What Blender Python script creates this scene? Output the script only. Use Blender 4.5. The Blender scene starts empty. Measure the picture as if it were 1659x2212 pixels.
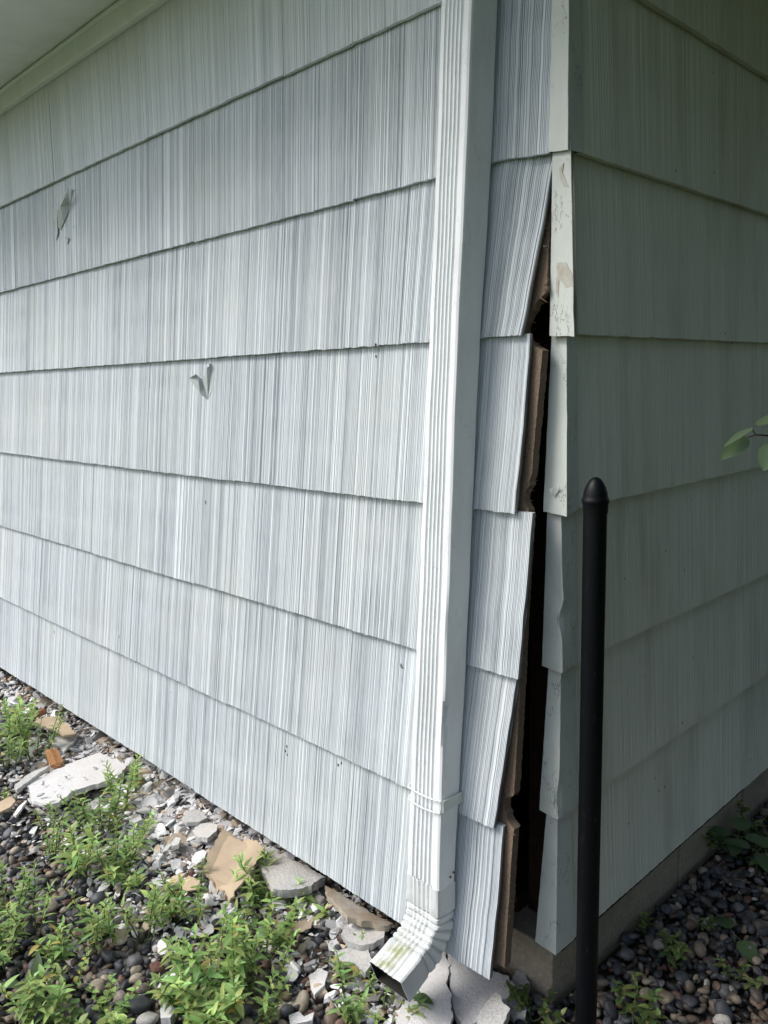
import bpy, bmesh, math, random
import numpy as np
from mathutils import Vector, Matrix
random.seed(7); np.random.seed(7)
scene = bpy.context.scene
col = scene.collection

# ------------------------------------------------------------------ camera
CX, CY, F = 829.5, 1106.0, 1747.0
CAM = np.array([0.78733565, -1.21762169, 1.22950956])
MW = np.array([[0.6998858928521636, 0.09680976499491388, -0.707663483859496],
               [0.7138880893524102, -0.1265524919344747, 0.6887294553494424],
               [-0.022880840615996587, -0.9872245621877547, -0.15768364197310097 + 2e-17]])
MW[0, 2] = -0.707663483859496
cam_d = bpy.data.cameras.new('camera'); cam = bpy.data.objects.new('camera', cam_d); col.objects.link(cam)
cam_d.sensor_fit = 'HORIZONTAL'; cam_d.sensor_width = 36.0; cam_d.lens = 36.0 * F / 1659.0
cam_d.clip_start = 0.02; cam_d.clip_end = 500
xa, ya, za = MW[:, 0], -MW[:, 1], -MW[:, 2]
m = Matrix(((xa[0], ya[0], za[0], CAM[0]), (xa[1], ya[1], za[1], CAM[1]), (xa[2], ya[2], za[2], CAM[2]), (0, 0, 0, 1)))
cam.matrix_world = m
scene.camera = cam

# ------------------------------------------------------------------ light
scene.view_settings.view_transform = 'Standard'; scene.view_settings.look = 'None'
scene.view_settings.gamma = 1.0; scene.view_settings.exposure = 0.50
SUN_EL, SUN_AZ = math.radians(47), math.radians(216)     # azimuth measured from +Y clockwise: left and in front of the shingle wall
world = bpy.data.worlds.new('World'); scene.world = world; world.use_nodes = True
wn = world.node_tree.nodes; wl = world.node_tree.links
sky = wn.new('ShaderNodeTexSky'); sky.sky_type = 'NISHITA'; sky.sun_disc = False
sky.sun_elevation = SUN_EL; sky.sun_rotation = SUN_AZ; sky.dust_density = 3.2; sky.air_density = 1.0; sky.ozone_density = 1.0
wl.new(sky.outputs[0], wn['Background'].inputs[0]); wn['Background'].inputs[1].default_value = 0.14
sd = bpy.data.lights.new('sun', 'SUN'); sun = bpy.data.objects.new('sun', sd); col.objects.link(sun)
sd.energy = 1.95; sd.angle = math.radians(26); sd.color = (1.0, 1.0, 0.99)
dirv = Vector((math.sin(SUN_AZ) * math.cos(SUN_EL), math.cos(SUN_AZ) * math.cos(SUN_EL), math.sin(SUN_EL)))
sun.rotation_euler = dirv.to_track_quat('Z', 'Y').to_euler()

# ------------------------------------------------------------------ helpers
def ray(x, y):
    v = MW @ np.array([x - CX, y - CY, F]); return v / np.linalg.norm(v)
def at(x, y, ax, val):
    """world point of the place seen at photo position x, y that lies on the plane axis=val"""
    r = ray(x, y); t = (val - CAM[ax]) / r[ax]; return CAM + t * r

def tag(o, label=None, cat=None, group=None, kind=None):
    if label: o['label'] = label
    if cat: o['category'] = cat
    if group: o['group'] = group
    if kind: o['kind'] = kind
    return o
def empty(name, loc=(0, 0, 0), label=None, cat=None, group=None, kind=None):
    o = bpy.data.objects.new(name, None); o.location = loc; o.empty_display_size = .1; col.objects.link(o)
    return tag(o, label, cat, group, kind)
def meshobj(name, verts, faces, mat, parent=None, smooth=False, colr=None, uv=None):
    me = bpy.data.meshes.new(name)
    if isinstance(verts, np.ndarray) and isinstance(faces, np.ndarray):
        nv, (nf, k) = len(verts), faces.shape
        me.vertices.add(nv); me.vertices.foreach_set('co', verts.astype(np.float32).ravel())
        me.loops.add(nf * k); me.loops.foreach_set('vertex_index', faces.astype(np.int32).ravel())
        me.polygons.add(nf)
        me.polygons.foreach_set('loop_start', np.arange(0, nf * k, k, dtype=np.int32))
        me.polygons.foreach_set('loop_total', np.full(nf, k, dtype=np.int32))
        me.update(calc_edges=True)
    else:
        me.from_pydata([tuple(map(float, v)) for v in verts], [], [tuple(map(int, f)) for f in faces]); me.update()
    if colr is not None:
        a = me.color_attributes.new('tint', 'FLOAT_COLOR', 'POINT')
        c = np.ones((len(verts), 4), np.float32); colr = np.asarray(colr, np.float32)
        c[:, :colr.shape[1]] = colr; a.data.foreach_set('color', c.ravel())
    me.polygons.foreach_set('use_smooth', [smooth] * len(me.polygons))
    me.materials.append(mat)
    o = bpy.data.objects.new(name, me); col.objects.link(o)
    if parent is not None:
        o.parent = parent
        o.matrix_parent_inverse = Matrix.Translation(-Vector(parent.location))
    return o

class MB:
    def __init__(s): s.v = []; s.f = []; s.c = []
    def add(s, vs, fs, c=None):
        b = len(s.v); s.v += [tuple(v) for v in vs]; s.f += [tuple(b + i for i in f) for f in fs]
        s.c += [c if c else (1, 1, 1)] * len(vs)
    def box(s, a, b, c=None):
        (x0, y0, z0), (x1, y1, z1) = a, b
        s.add([(x0, y0, z0), (x1, y0, z0), (x1, y1, z0), (x0, y1, z0), (x0, y0, z1), (x1, y0, z1), (x1, y1, z1), (x0, y1, z1)],
              [(0, 3, 2, 1), (4, 5, 6, 7), (0, 1, 5, 4), (1, 2, 6, 5), (2, 3, 7, 6), (3, 0, 4, 7)], c)
    def sweep(s, rings, cap=True, c=None):
        n = len(rings[0]); vs = [p for r in rings for p in r]; fs = []
        for i in range(len(rings) - 1):
            for j in range(n):
                fs.append((i * n + j, i * n + (j + 1) % n, (i + 1) * n + (j + 1) % n, (i + 1) * n + j))
        if cap: fs.append(tuple(range(n))[::-1]); fs.append(tuple((len(rings) - 1) * n + j for j in range(n)))
        s.add(vs, fs, c)
    def tube(s, pts, rad, n=8, c=None):
        pts = [Vector(p) for p in pts]; rings = []
        for i, p in enumerate(pts):
            d = (pts[min(i + 1, len(pts) - 1)] - pts[max(i - 1, 0)]).normalized()
            a = d.cross(Vector((0, 0, 1))); a = d.cross(Vector((0, 1, 0))) if a.length < .1 else a
            a.normalize(); b = d.cross(a); r = rad[i] if isinstance(rad, (list, tuple)) else rad
            rings.append([p + a * r * math.cos(2 * math.pi * k / n) + b * r * math.sin(2 * math.pi * k / n) for k in range(n)])
        s.sweep(rings, True, c)
    def build(s, name, mat, parent=None, smooth=False, bevel=0, solid=0):
        o = meshobj(name, s.v, s.f, mat, parent, smooth, colr=[c[:3] for c in s.c])
        if solid:
            md = o.modifiers.new('thick', 'SOLIDIFY'); md.thickness = solid; md.offset = 0
        if bevel:
            md = o.modifiers.new('bevel', 'BEVEL'); md.width = bevel; md.segments = 2; md.limit_method = 'ANGLE'
        return o

# ------------------------------------------------------------------ materials
def mat(name, base=(.5, .5, .5), rough=.6, spec=.4, metal=0):
    m = bpy.data.materials.new(name); m.use_nodes = True
    b = m.node_tree.nodes['Principled BSDF']
    b.inputs['Base Color'].default_value = (*base, 1); b.inputs['Roughness'].default_value = rough
    b.inputs['Specular IOR Level'].default_value = spec; b.inputs['Metallic'].default_value = metal
    return m, m.node_tree.nodes, m.node_tree.links, b
def N(n, t, **kw):
    x = n.new(t)
    for k, v in kw.items(): setattr(x, k, v)
    return x
def noise(n, l, scale=5, detail=4, rough=.6, vec=None, st=None):
    t = N(n, 'ShaderNodeTexNoise'); t.inputs['Scale'].default_value = scale; t.inputs['Detail'].default_value = detail
    t.inputs['Roughness'].default_value = rough
    tc = N(n, 'ShaderNodeTexCoord'); src = tc.outputs['Object']
    if st:
        mp = N(n, 'ShaderNodeMapping'); mp.inputs['Scale'].default_value = st; l.new(src, mp.inputs[0]); src = mp.outputs[0]
    l.new(src, t.inputs['Vector']); return t
def ramp(n, l, src, stops):
    r = N(n, 'ShaderNodeValToRGB'); el = r.color_ramp.elements
    while len(el) < len(stops): el.new(.5)
    for e, (p, c) in zip(el, stops): e.position = p; e.color = (*c, 1) if len(c) == 3 else c
    l.new(src, r.inputs[0]); return r
def mix(n, l, a, b, fac, mode='MIX'):
    x = N(n, 'ShaderNodeMix', data_type='RGBA', blend_type=mode)
    for s, v in ((0, fac), (6, a), (7, b)):
        if hasattr(v, 'links'): l.new(v, x.inputs[s])
        else: x.inputs[s].default_value = v if s == 0 else (*v, 1)
    return x.outputs[2]
def bump(n, l, b, h, strength=.3, dist=.002):
    x = N(n, 'ShaderNodeBump'); x.inputs['Strength'].default_value = strength; x.inputs['Distance'].default_value = dist
    l.new(h, x.inputs['Height']); l.new(x.outputs[0], b.inputs['Normal'])

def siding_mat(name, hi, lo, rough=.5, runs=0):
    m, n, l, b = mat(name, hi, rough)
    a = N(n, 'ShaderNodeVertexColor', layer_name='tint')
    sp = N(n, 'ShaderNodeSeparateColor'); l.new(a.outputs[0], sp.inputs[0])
    c = mix(n, l, hi, lo, sp.outputs[0])                             # groove shade and grime painted as colour, with random ridge tones
    st = noise(n, l, 1, 5, .65, st=(260, 260, 7))
    c = mix(n, l, c, (.40, .43, .45), ramp(n, l, st.outputs[0], [(.54, (0, 0, 0)), (.78, (.45, .45, .45))]).outputs[0])
    sk = noise(n, l, 1, 3, .7, st=(160, 160, 60))                    # flecks of dirt
    c = mix(n, l, c, (.07, .065, .05), ramp(n, l, sk.outputs[0], [(.765, (0, 0, 0)), (.80, (1, 1, 1))]).outputs[0])
    c = mix(n, l, c, (.10, .065, .045), sp.outputs[1])               # bare brown board core at the cut ends
    bl = noise(n, l, 3.5, 4, .6)
    c = mix(n, l, c, (.60, .61, .55), ramp(n, l, bl.outputs[0], [(.45, (0, 0, 0)), (.75, (.35, .35, .35))]).outputs[0])
    if runs:                                                         # water runs and mildew
        rn = noise(n, l, 1, 5, .65, st=(11, 11, 1.6)); c = mix(n, l, c, (.34, .34, .25), ramp(n, l, rn.outputs[0], [(.48, (0, 0, 0)), (.78, (runs,) * 3)]).outputs[0])
    l.new(c, b.inputs['Base Color'])
    g = noise(n, l, 1, 4, .7, st=(500, 500, 120)); bump(n, l, b, g.outputs[0], .5, .0006)
    return m
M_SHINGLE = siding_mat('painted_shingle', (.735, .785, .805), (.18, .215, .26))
M_SIDING = siding_mat('painted_siding', (.79, .81, .70), (.42, .43, .35), .5, .5)  # house paint with the greenish bounce light mixed into its colour

def painted(name, base, rough=.4, dirt=.25, speck=.74, wrinkle=.15, cracks=0):
    m, n, l, b = mat(name, base, rough)
    d = noise(n, l, 1, 6, .65, st=(14, 14, 5))
    c = mix(n, l, base, tuple(v * .62 for v in base), ramp(n, l, d.outputs[0], [(.45, (0, 0, 0)), (.8, (dirt * 2,) * 3)]).outputs[0])
    s = noise(n, l, 1, 4, .75, st=(190, 190, 90))
    c = mix(n, l, c, (.10, .10, .09), ramp(n, l, s.outputs[0], [(speck, (0, 0, 0)), (speck + .04, (.8, .8, .8))]).outputs[0])
    if cracks:                                                       # hairline cracks and scratches in the paint
        k = noise(n, l, 1, 4, .6, st=(45, 45, 16)); kk = ramp(n, l, k.outputs[0], [(.488, (0, 0, 0)), (.5, (1, 1, 1)), (.512, (0, 0, 0))])
        q = noise(n, l, 1, 2, .5, st=(22, 22, 12)); qq = ramp(n, l, q.outputs[0], [(.52, (0, 0, 0)), (.6, (cracks,) * 3)])
        c = mix(n, l, c, (.12, .115, .10), mix(n, l, kk.outputs[0], qq.outputs[0], 1.0, 'MULTIPLY'))
    l.new(c, b.inputs['Base Color'])
    w = noise(n, l, 1, 3, .5, st=(28, 28, 10)); bump(n, l, b, w.outputs[0], wrinkle, .004)
    return m
M_CAP = painted('painted_corner_metal', (.62, .66, .61), .5, .30, .69, .3, .8)
M_FLAP = painted('grey_peeling_skin', (.50, .54, .52), .6, .3, .75)
M_SPOUT = painted('white_enamel_metal', (.80, .83, .83), .36, .24, .72, .12, .22)
M_SOFFIT = painted('soffit_paint', (.78, .81, .76), .6, .15, .80)

def elbow_mat():
    m, n, l, b = mat('stained_enamel_metal', (.66, .69, .68), .42)
    a = N(n, 'ShaderNodeVertexColor', layer_name='tint'); sp = N(n, 'ShaderNodeSeparateColor'); l.new(a.outputs[0], sp.inputs[0])
    al = noise(n, l, 1, 5, .7, st=(40, 40, 25))
    f = N(n, 'ShaderNodeMath', operation='MULTIPLY'); l.new(sp.outputs[0], f.inputs[0])
    l.new(ramp(n, l, al.outputs[0], [(.42, (0, 0, 0)), (.62, (1, 1, 1))]).outputs[0], f.inputs[1])
    c = mix(n, l, (.66, .69, .68), (.33, .35, .16), f.outputs[0])
    s = noise(n, l, 1, 5, .8, st=(60, 60, 60))
    c = mix(n, l, c, (.22, .23, .24), ramp(n, l, s.outputs[0], [(.60, (0, 0, 0)), (.68, (.6, .6, .6))]).outputs[0])
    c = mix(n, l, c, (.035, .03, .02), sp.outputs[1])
    l.new(c, b.inputs['Base Color'])
    w = noise(n, l, 1, 4, .6, st=(35, 35, 35)); bump(n, l, b, w.outputs[0], .5, .004)
    return m
M_ELBOW = elbow_mat()

def speckled(name, c1, c2, c3, scale=60, rough=.85, bd=.003, bs=.7, big=6):
    m, n, l, b = mat(name, c1, rough, .2)
    t = noise(n, l, scale, 6, .7); u = noise(n, l, big, 4, .6)
    c = mix(n, l, c1, c2, ramp(n, l, t.outputs[0], [(.38, (0, 0, 0)), (.62, (1, 1, 1))]).outputs[0])
    c = mix(n, l, c, c3, ramp(n, l, u.outputs[0], [(.45, (0, 0, 0)), (.7, (.8, .8, .8))]).outputs[0])
    l.new(c, b.inputs['Base Color']); bump(n, l, b, t.outputs[0], bs, bd); return m
M_FIBER = speckled('brown_fibreboard', (.26, .20, .145), (.15, .11, .078), (.18, .13, .09), 320, .9, .003)
M_WOOD = speckled('darkened_framing_wood', (.045, .026, .015), (.028, .016, .01), (.04, .025, .016), 40, .8, .002)  # wood coloured near-black to put the gap's deep shade into it
M_SPLINT = speckled('fresh_split_wood', (.42, .21, .09), (.28, .12, .05), (.35, .18, .08), 90, .7, .002)
M_BLOCK = speckled('concrete_block', (.40, .345, .265), (.29, .25, .19), (.22, .195, .15), 120, .9, .003)
M_PLASTER = speckled('white_stucco', (.70, .69, .68), (.60, .59, .585), (.55, .53, .50), 170, .85, .003, .8)
M_GREYPL = speckled('grey_plaster', (.56, .555, .54), (.42, .415, .40), (.58, .54, .48), 150, .9, .004, .9)
M_TAN = speckled('tan_board_paper', (.50, .40, .28), (.44, .34, .235), (.36, .28, .20), 18, .8, .003, .4)
M_SOIL = speckled('dark_soil', (.045, .038, .03), (.025, .022, .018), (.06, .05, .04), 70, .95, .01, .9)
M_BRICK = speckled('orange_brick_bit', (.36, .16, .08), (.25, .10, .05), (.3, .16, .1), 80, .9, .003)
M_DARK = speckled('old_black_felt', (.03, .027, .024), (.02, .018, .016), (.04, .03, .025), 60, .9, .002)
M_ROOF = speckled('asphalt_roofing', (.10, .095, .09), (.05, .05, .05), (.08, .075, .07), 120, .95, .003)
M_PEEL = speckled('bare_primer_patch', (.56, .56, .50), (.52, .52, .46), (.46, .38, .27), 300, .7, .001, .3, 60)
M_RUST = speckled('rust', (.25, .10, .04), (.16, .06, .03), (.2, .09, .04), 200, .8, .001)
M_WASTE = speckled('wet_leaf_litter', (.02, .017, .01), (.05, .04, .022), (.03, .033, .015), 150, .8, .004)
M_GREYLEAF = speckled('weathered_cardboard', (.17, .145, .12), (.12, .105, .09), (.2, .17, .14), 40, .9, .003)

def post_mat():
    m, n, l, b = mat('black_post_paint', (.006, .007, .009), .45, .2)
    t = noise(n, l, 1, 6, .8, st=(90, 90, 28))
    l.new(mix(n, l, (.002, .003, .0045), (.06, .06, .065), ramp(n, l, t.outputs[0], [(.60, (0, 0, 0)), (.70, (.6, .6, .6))]).outputs[0]), b.inputs['Base Color'])
    u = noise(n, l, 300, 3, .6); bump(n, l, b, u.outputs[0], .15, .001)
    return m
M_POST = post_mat()

def tinted(name, rough, bscale, bd, var=.35, spec=.4):
    m, n, l, b = mat(name, (.3, .3, .3), rough, spec)
    a = N(n, 'ShaderNodeVertexColor', layer_name='tint'); t = noise(n, l, bscale, 5, .7)
    l.new(mix(n, l, a.outputs[0], (0, 0, 0), ramp(n, l, t.outputs[0], [(.35, (var,) * 3), (.6, (0, 0, 0))]).outputs[0]), b.inputs['Base Color'])
    bump(n, l, b, t.outputs[0], .4, bd); return m
M_INNER = speckled('darkened_pipe_inside', (.02, .019, .016), (.03, .028, .022), (.014, .014, .012), 90, .8, .002)  # enamel inside coloured near-black: the mouth's shade painted in with grime
M_PEBBLE = tinted('river_pebble', .55, 110, .0015, .3)
M_CHIP = tinted('broken_plaster', .85, 220, .002, .15, .2)

def leaf_mat(name, tr=.35):
    m = bpy.data.materials.new(name); m.use_nodes = True; n, l = m.node_tree.nodes, m.node_tree.links
    b = n['Principled BSDF']; b.inputs['Roughness'].default_value = .48
    a = N(n, 'ShaderNodeVertexColor', layer_name='tint')
    l.new(a.outputs[0], b.inputs['Base Color'])
    t = N(n, 'ShaderNodeBsdfTranslucent'); l.new(mix(n, l, a.outputs[0], (.9, 1, .35), .35, 'MULTIPLY'), t.inputs[0])
    ad = N(n, 'ShaderNodeMixShader'); ad.inputs[0].default_value = tr
    l.new(b.outputs[0], ad.inputs[1]); l.new(t.outputs[0], ad.inputs[2]); l.new(ad.outputs[0], n['Material Output'].inputs[0])
    return m
M_LEAF = leaf_mat('weed_leaf'); M_TREELEAF = leaf_mat('tree_leaf', .25)
M_STEM = tinted('green_stem', .5, 90, .0005, .2)
M_BARK = speckled('tree_bark', (.14, .11, .08), (.08, .06, .045), (.1, .09, .07), 50, .9, .01)

def lawn_mat():
    m, n, l, b = mat('lawn_ground', (.06, .10, .03), .9, .2)
    t = noise(n, l, 30, 6, .8); u = noise(n, l, .7, 3, .6)
    c = mix(n, l, (.035, .06, .015), (.10, .15, .045), t.outputs[0])
    l.new(mix(n, l, c, (.14, .13, .07), ramp(n, l, u.outputs[0], [(.5, (0, 0, 0)), (.8, (.5, .5, .5))]).outputs[0]), b.inputs['Base Color'])
    bump(n, l, b, t.outputs[0], .8, .03); return m
M_LAWN = lawn_mat()

# ------------------------------------------------------------------ ground
g = MB(); g.add([(-200, -200, -.03), (200, -200, -.03), (200, 200, -.03), (-200, 200, -.03)], [(0, 1, 2, 3)])
tag(g.build('lawn', M_LAWN), kind='structure')
g = MB(); g.add([(-6, -1.6, -.012), (2.0, -1.6, -.012), (2.0, 5, -.012), (-6, 5, -.012)], [(0, 1, 2, 3)])
tag(g.build('soil', M_SOIL), kind='structure')

# ------------------------------------------------------------------ walls
ZL = [2.20, 1.9, 1.602, 1.304, .998, .708, .421, .134]            # bottoms of the courses
YL = [-.034, -.035, -.042, -.062, -.085, -.106, -.132, -.156]      # the left wall leans out at its foot
def wall_y(z): return float(np.interp(z, ZL[::-1], YL[::-1]))

def comb_profile(width, rng, step, amp, fine):
    """one shingle's combed face: x positions, groove depth 0..1 and a painted shade-and-grime value per column"""
    xs = np.arange(0, width + step * .5, step); xs = xs * width / xs[-1]; n = len(xs)
    d = np.zeros(n); g = np.zeros(n); x = 0.0; i = 0
    tone = rng.random()
    while x < width:
        w = rng.choice([.0016, .002, .0026, .0034, .0055], p=[.30, .30, .22, .12, .06]) * fine
        gw = rng.uniform(.0008, .0019) * fine
        if rng.random() < .16: tone = rng.random()
        tone = tone * .9 + rng.random() * .10
        dp = rng.uniform(.35, 1.0)
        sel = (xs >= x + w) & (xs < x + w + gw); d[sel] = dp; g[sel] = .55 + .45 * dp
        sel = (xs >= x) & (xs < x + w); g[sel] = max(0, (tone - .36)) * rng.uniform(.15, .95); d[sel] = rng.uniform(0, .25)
        x += w + gw
    return xs, d * amp, np.clip(g, 0, 1)

def shingle(parent, mt, axis, a0, a1, zb, zt, ob, ot, thick, seed, step=.0011, amp=.0011, fine=1.0, name='shingle', right_edge=None, gain=1.0, tuck=0, tuck0=1.0):
    """axis 'L': runs along X and faces -Y, 'R': runs along Y and faces +X. ob/ot: how far the face stands off at bottom and top."""
    rng = np.random.default_rng(seed); xs, d, gr = comb_profile(a1 - a0, rng, step, amp, fine)
    n = len(xs); R = 9; ts = np.linspace(0, 1, R); V = []; G = []
    jag = np.repeat(rng.uniform(-.0007, .0007, n // 4 + 1), 4)[:n] + np.repeat(rng.uniform(-.0008, .0008, n // 30 + 1), 30)[:n]
    lean = rng.uniform(-.008, .008)
    gmod = 1 + .35 * (rng.random((R, n // 12 + 1)).repeat(12, axis=1)[:, :n] - .5)
    bow = rng.uniform(-.0016, .0016)
    for r, t in enumerate(ts):
        z = zb + (zt - zb) * t; off = ob + (ot - ob) * t
        x = a0 + xs + lean * (zt - zb) * (t - .5) * np.minimum(1, np.minimum(xs, xs[-1] - xs) / .05)
        if right_edge is not None:
            re = np.interp(z, right_edge[1], right_edge[0])
            if r % 2: re += rng.uniform(-.0015, .0015)
            x = a0 + (x - a0) * (re - a0) / (a1 - a0)
        o = off - d * (.75 + .5 * rng.random()) + bow * math.sin(math.pi * t) * np.sin(np.pi * xs / xs[-1])
        zz = np.full(n, z) + (jag if r == 0 else 0)
        if tuck: q_ = np.clip((xs - (xs[-1] - .085)) / .085, 0, 1); o = o - tuck * (tuck0 + (1 - tuck0) * t) * q_ * q_ * (3 - 2 * q_)
        V.append(np.stack([x, o, zz], 1)); G.append(np.clip(gr * gmod[r] * gain, 0, 1))
    b0 = V[0].copy(); tp = V[-1].copy(); b0[:, 1] = ob - thick; tp[:, 1] = ot - thick
    if tuck: b0[:, 1] -= tuck * tuck0 * q_ * q_ * (3 - 2 * q_); tp[:, 1] -= tuck * q_ * q_ * (3 - 2 * q_)
    V = [b0] + V + [tp]; G = [G[0] * .6] + G + [G[-1]]
    V = np.concatenate(V); G = np.concatenate(G); R2 = R + 2
    i = np.arange(R2 - 1)[:, None] * n + np.arange(n - 1)[None, :]; i = i.ravel()
    Fc = np.stack([i, i + 1, i + n + 1, i + n], 1)
    # back face and ends
    bi = np.arange(n - 1); top = (R2 - 1) * n
    Fb = np.stack([bi + 1, bi, top + bi, top + bi + 1], 1)
    e = []
    for side in (0, n - 1):
        c = [r * n + side for r in range(R2)]
        for k in range(1, R2 - 2):
            q = (c[0], c[k], c[k + 1], c[R2 - 1]) if False else None
        e.append(c)
    P = V.copy()
    W = np.empty_like(P); P[:, 2] = P[:, 2]
    if axis == 'L': W[:, 0] = P[:, 0]; W[:, 1] = -P[:, 1]; W[:, 2] = P[:, 2]
    else: W[:, 0] = P[:, 1]; W[:, 1] = P[:, 0]; W[:, 2] = P[:, 2]
    ends = []
    base = len(W); extra = []; eg = []
    for side in (0, n - 1):
        # strip between the front column and a matching column on the back plane
        for r in range(1, R2 - 1):
            fr = W[r * n + side]; t = (r - 1) / (R - 1); off = ob + (ot - ob) * t - thick - (tuck * (tuck0 + (1 - tuck0) * t) if side else 0); bk = fr.copy()
            if axis == 'L': bk[1] = -off
            else: bk[0] = off
            extra.append(bk); eg.append(.9)
        for r in range(R - 1):
            a = base + r; f0 = (r + 1) * n + side; f1 = (r + 2) * n + side
            q = [f0, a, a + 1, f1]; ends.append(q if side == 0 else q[::-1])
        base = len(W) + len(extra)
    W = np.concatenate([W, np.array(extra)]); G = np.concatenate([G, np.array(eg)])
    FF = np.concatenate([Fc, Fb, np.array(ends)])
    if axis == 'R': FF = FF[:, ::-1] if False else FF
    raw = np.zeros(len(G)); raw[-2 * (R2 - 2):] = 1.0
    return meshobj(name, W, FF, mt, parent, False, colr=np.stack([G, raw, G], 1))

left = empty('shingle_wall', (-.6, -.1, .12), 'white wall of combed shingles pushed outward at its foot, behind the downspout', 'wall')
RE = {1: ([-.0335, -.0335], [1.6, 2.3]), 2: ([-.0335, -.0335], [1.6, 2.3]), 3: ([-.056, -.043, -.031], [1.304, 1.45, 1.60]),
      4: ([-.052, -.046, -.046], [.998, 1.15, 1.35]), 5: ([-.027, -.024, -.022], [.708, .85, 1.05]),
      6: ([-.061, -.0505, -.034], [.421, .55, .75]), 7: ([-.053, -.049, -.050], [.13, .28, .48])}
SEAMX = {1: -1.32, 2: -1.10, 3: -.385 - .02, 4: -.93, 5: at(420, 1268, 1, -.106)[0], 6: at(86, 1343, 1, -.132)[0], 7: at(742, 1640, 1, -.14)[0]}
for k in range(1, 8):
    zb = ZL[k]; zt = (ZL[k - 1] + .035) if k > 1 else 2.24
    yb = YL[k]; above = wall_y(zt)
    yt = above + .0145 if k > 1 else above + .006
    seams = [SEAMX[k] + .61 * j for j in range(-9, 9)]
    seams = [s for s in seams if -4.4 < s < -.12]
    edges = [-4.4] + seams + [-.03]
    for j in range(len(edges) - 1):
        a0, a1 = edges[j], edges[j + 1]; last = j == len(edges) - 2
        gap = .0012
        if k == 6 and abs(a1 - SEAMX[6]) < .01: gap = .006
        r = random.Random(k * 100 + j)
        near = a0 > -3.1; zt_, yt_ = zt, yt
        if last and k > 1: zt_ = ZL[k - 1] + .003; yt_ = yb + (yt - yb) * (zt_ - zb) / (zt - zb)
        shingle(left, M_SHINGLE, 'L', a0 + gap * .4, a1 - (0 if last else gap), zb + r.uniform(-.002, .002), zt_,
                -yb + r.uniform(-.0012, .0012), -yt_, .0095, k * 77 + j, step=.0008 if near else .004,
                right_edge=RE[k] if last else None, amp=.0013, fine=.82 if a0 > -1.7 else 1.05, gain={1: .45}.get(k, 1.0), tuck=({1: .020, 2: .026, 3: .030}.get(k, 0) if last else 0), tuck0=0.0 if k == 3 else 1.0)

# sheathing and framing behind the shingles, open to view in the split corner
sh = MB()
EPX = [(345, 1186), (630, 1188), (640, 1183), (652, 1171), (690, 1152), (712, 1146), (735, 1152), (748, 1168), (757, 1184), (1020, 1161), (1046, 1156),
       (1060, 1149), (1079, 1144), (1092, 1150), (1099, 1156), (1165, 1153), (1323, 1143), (1460, 1137), (1704, 1123), (1712, 1121), (1717, 1104), (1742, 1102), (1768, 1113), (1783, 1121), (2080, 1102)]
edge = []
for py, px in EPX:
    z = 1.0
    for _ in range(8): p = at(px, py, 1, wall_y(z) + .042); z = p[2]
    edge.append((p[2], p[0]))
sub = []
rj = random.Random(3)
for (z0, x0), (z1, x1) in zip(edge[:-1], edge[1:]):
    nn = max(1, int((z0 - z1) / .006))
    for i in range(nn): t = i / nn; sub.append((z0 + (z1 - z0) * t, x0 + (x1 - x0) * t + rj.uniform(-1, 1) * (.0028 if 1.30 < z0 + (z1 - z0) * t < 1.40 or .99 < z0 + (z1 - z0) * t < 1.06 or .42 < z0 + (z1 - z0) * t < .47 else .0006)))
sub.append(edge[-1])
rings = []
for z, x in sub:
    y0 = wall_y(z) + .0248 + .030 * max(0, min(1, (z - 1.33) / .24)); y1 = y0 + .0185
    xi = -.6 if z > .15 else -.16
    rings.append([(xi, y0, z), (x, y0, z), (x + rj.uniform(-.0008, .0008), y1, z), (xi, y1, z)])
sh.sweep(rings); sh.build('sheathing', M_FIBER, left)
sh = MB(); rings = []
for i in range(41):
    z = 2.23 - i * (2.23 - .15) / 40; y0 = wall_y(z) + .0248
    rings.append([(-4.4, y0, z), (-.605, y0, z), (-.605, y0 + .0185, z), (-4.4, y0 + .0185, z)])
sh.sweep(rings); sh.build('sheathing', M_FIBER, left)
ts = MB()                                            # fibres and splinters sticking out of the torn edge
ez, ex = [e[0] for e in edge[::-1]], [e[1] for e in edge[::-1]]
for i in range(90):
    z = rj.uniform(.1, 1.5); y = wall_y(z) + rj.uniform(.026, .043); x = float(np.interp(z, ez, ex)); L_ = rj.uniform(.003, .009) * (1.8 if abs(z - 1.33) < .05 or abs(z - 1.03) < .05 or abs(z - .43) < .03 else .6)
    w = rj.uniform(.0006, .0022); d = Vector((1, rj.uniform(-.5, .5), rj.uniform(-1.2, .8))).normalized() * L_
    ts.add([(x - .004, y, z + w), (x - .004, y, z - w), (x + d.x, y + d.y, z + d.z)], [(0, 1, 2)])
o = ts.build('torn_fibres', M_FIBER, left, solid=.0007); o['kind'] = 'stuff'
st = MB()
for x in (-.20, -.56, -.96, -1.5, -2.1): 
    rg = []
    for i in range(9):
        z = 2.2 - i * 2.06 / 8; y = wall_y(z) + .0440
        rg.append([(x - .038, y, z), (x, y, z), (x, y + .088, z), (x - .038, y + .088, z)])
    st.sweep(rg)
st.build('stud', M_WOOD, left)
fz = MB()
fz.box((-4.4, -.052, 2.198), (-.03, -.028, 2.2615))
fo = fz.build('frieze_board', M_SOFFIT, left, bevel=.004)
bd = MB(); bd.tube([(-4.4, -.052, 2.2545), (-.03, -.052, 2.2545)], .0075, 10); bd.build('frieze_bead', M_SOFFIT, left, smooth=True)

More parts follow.
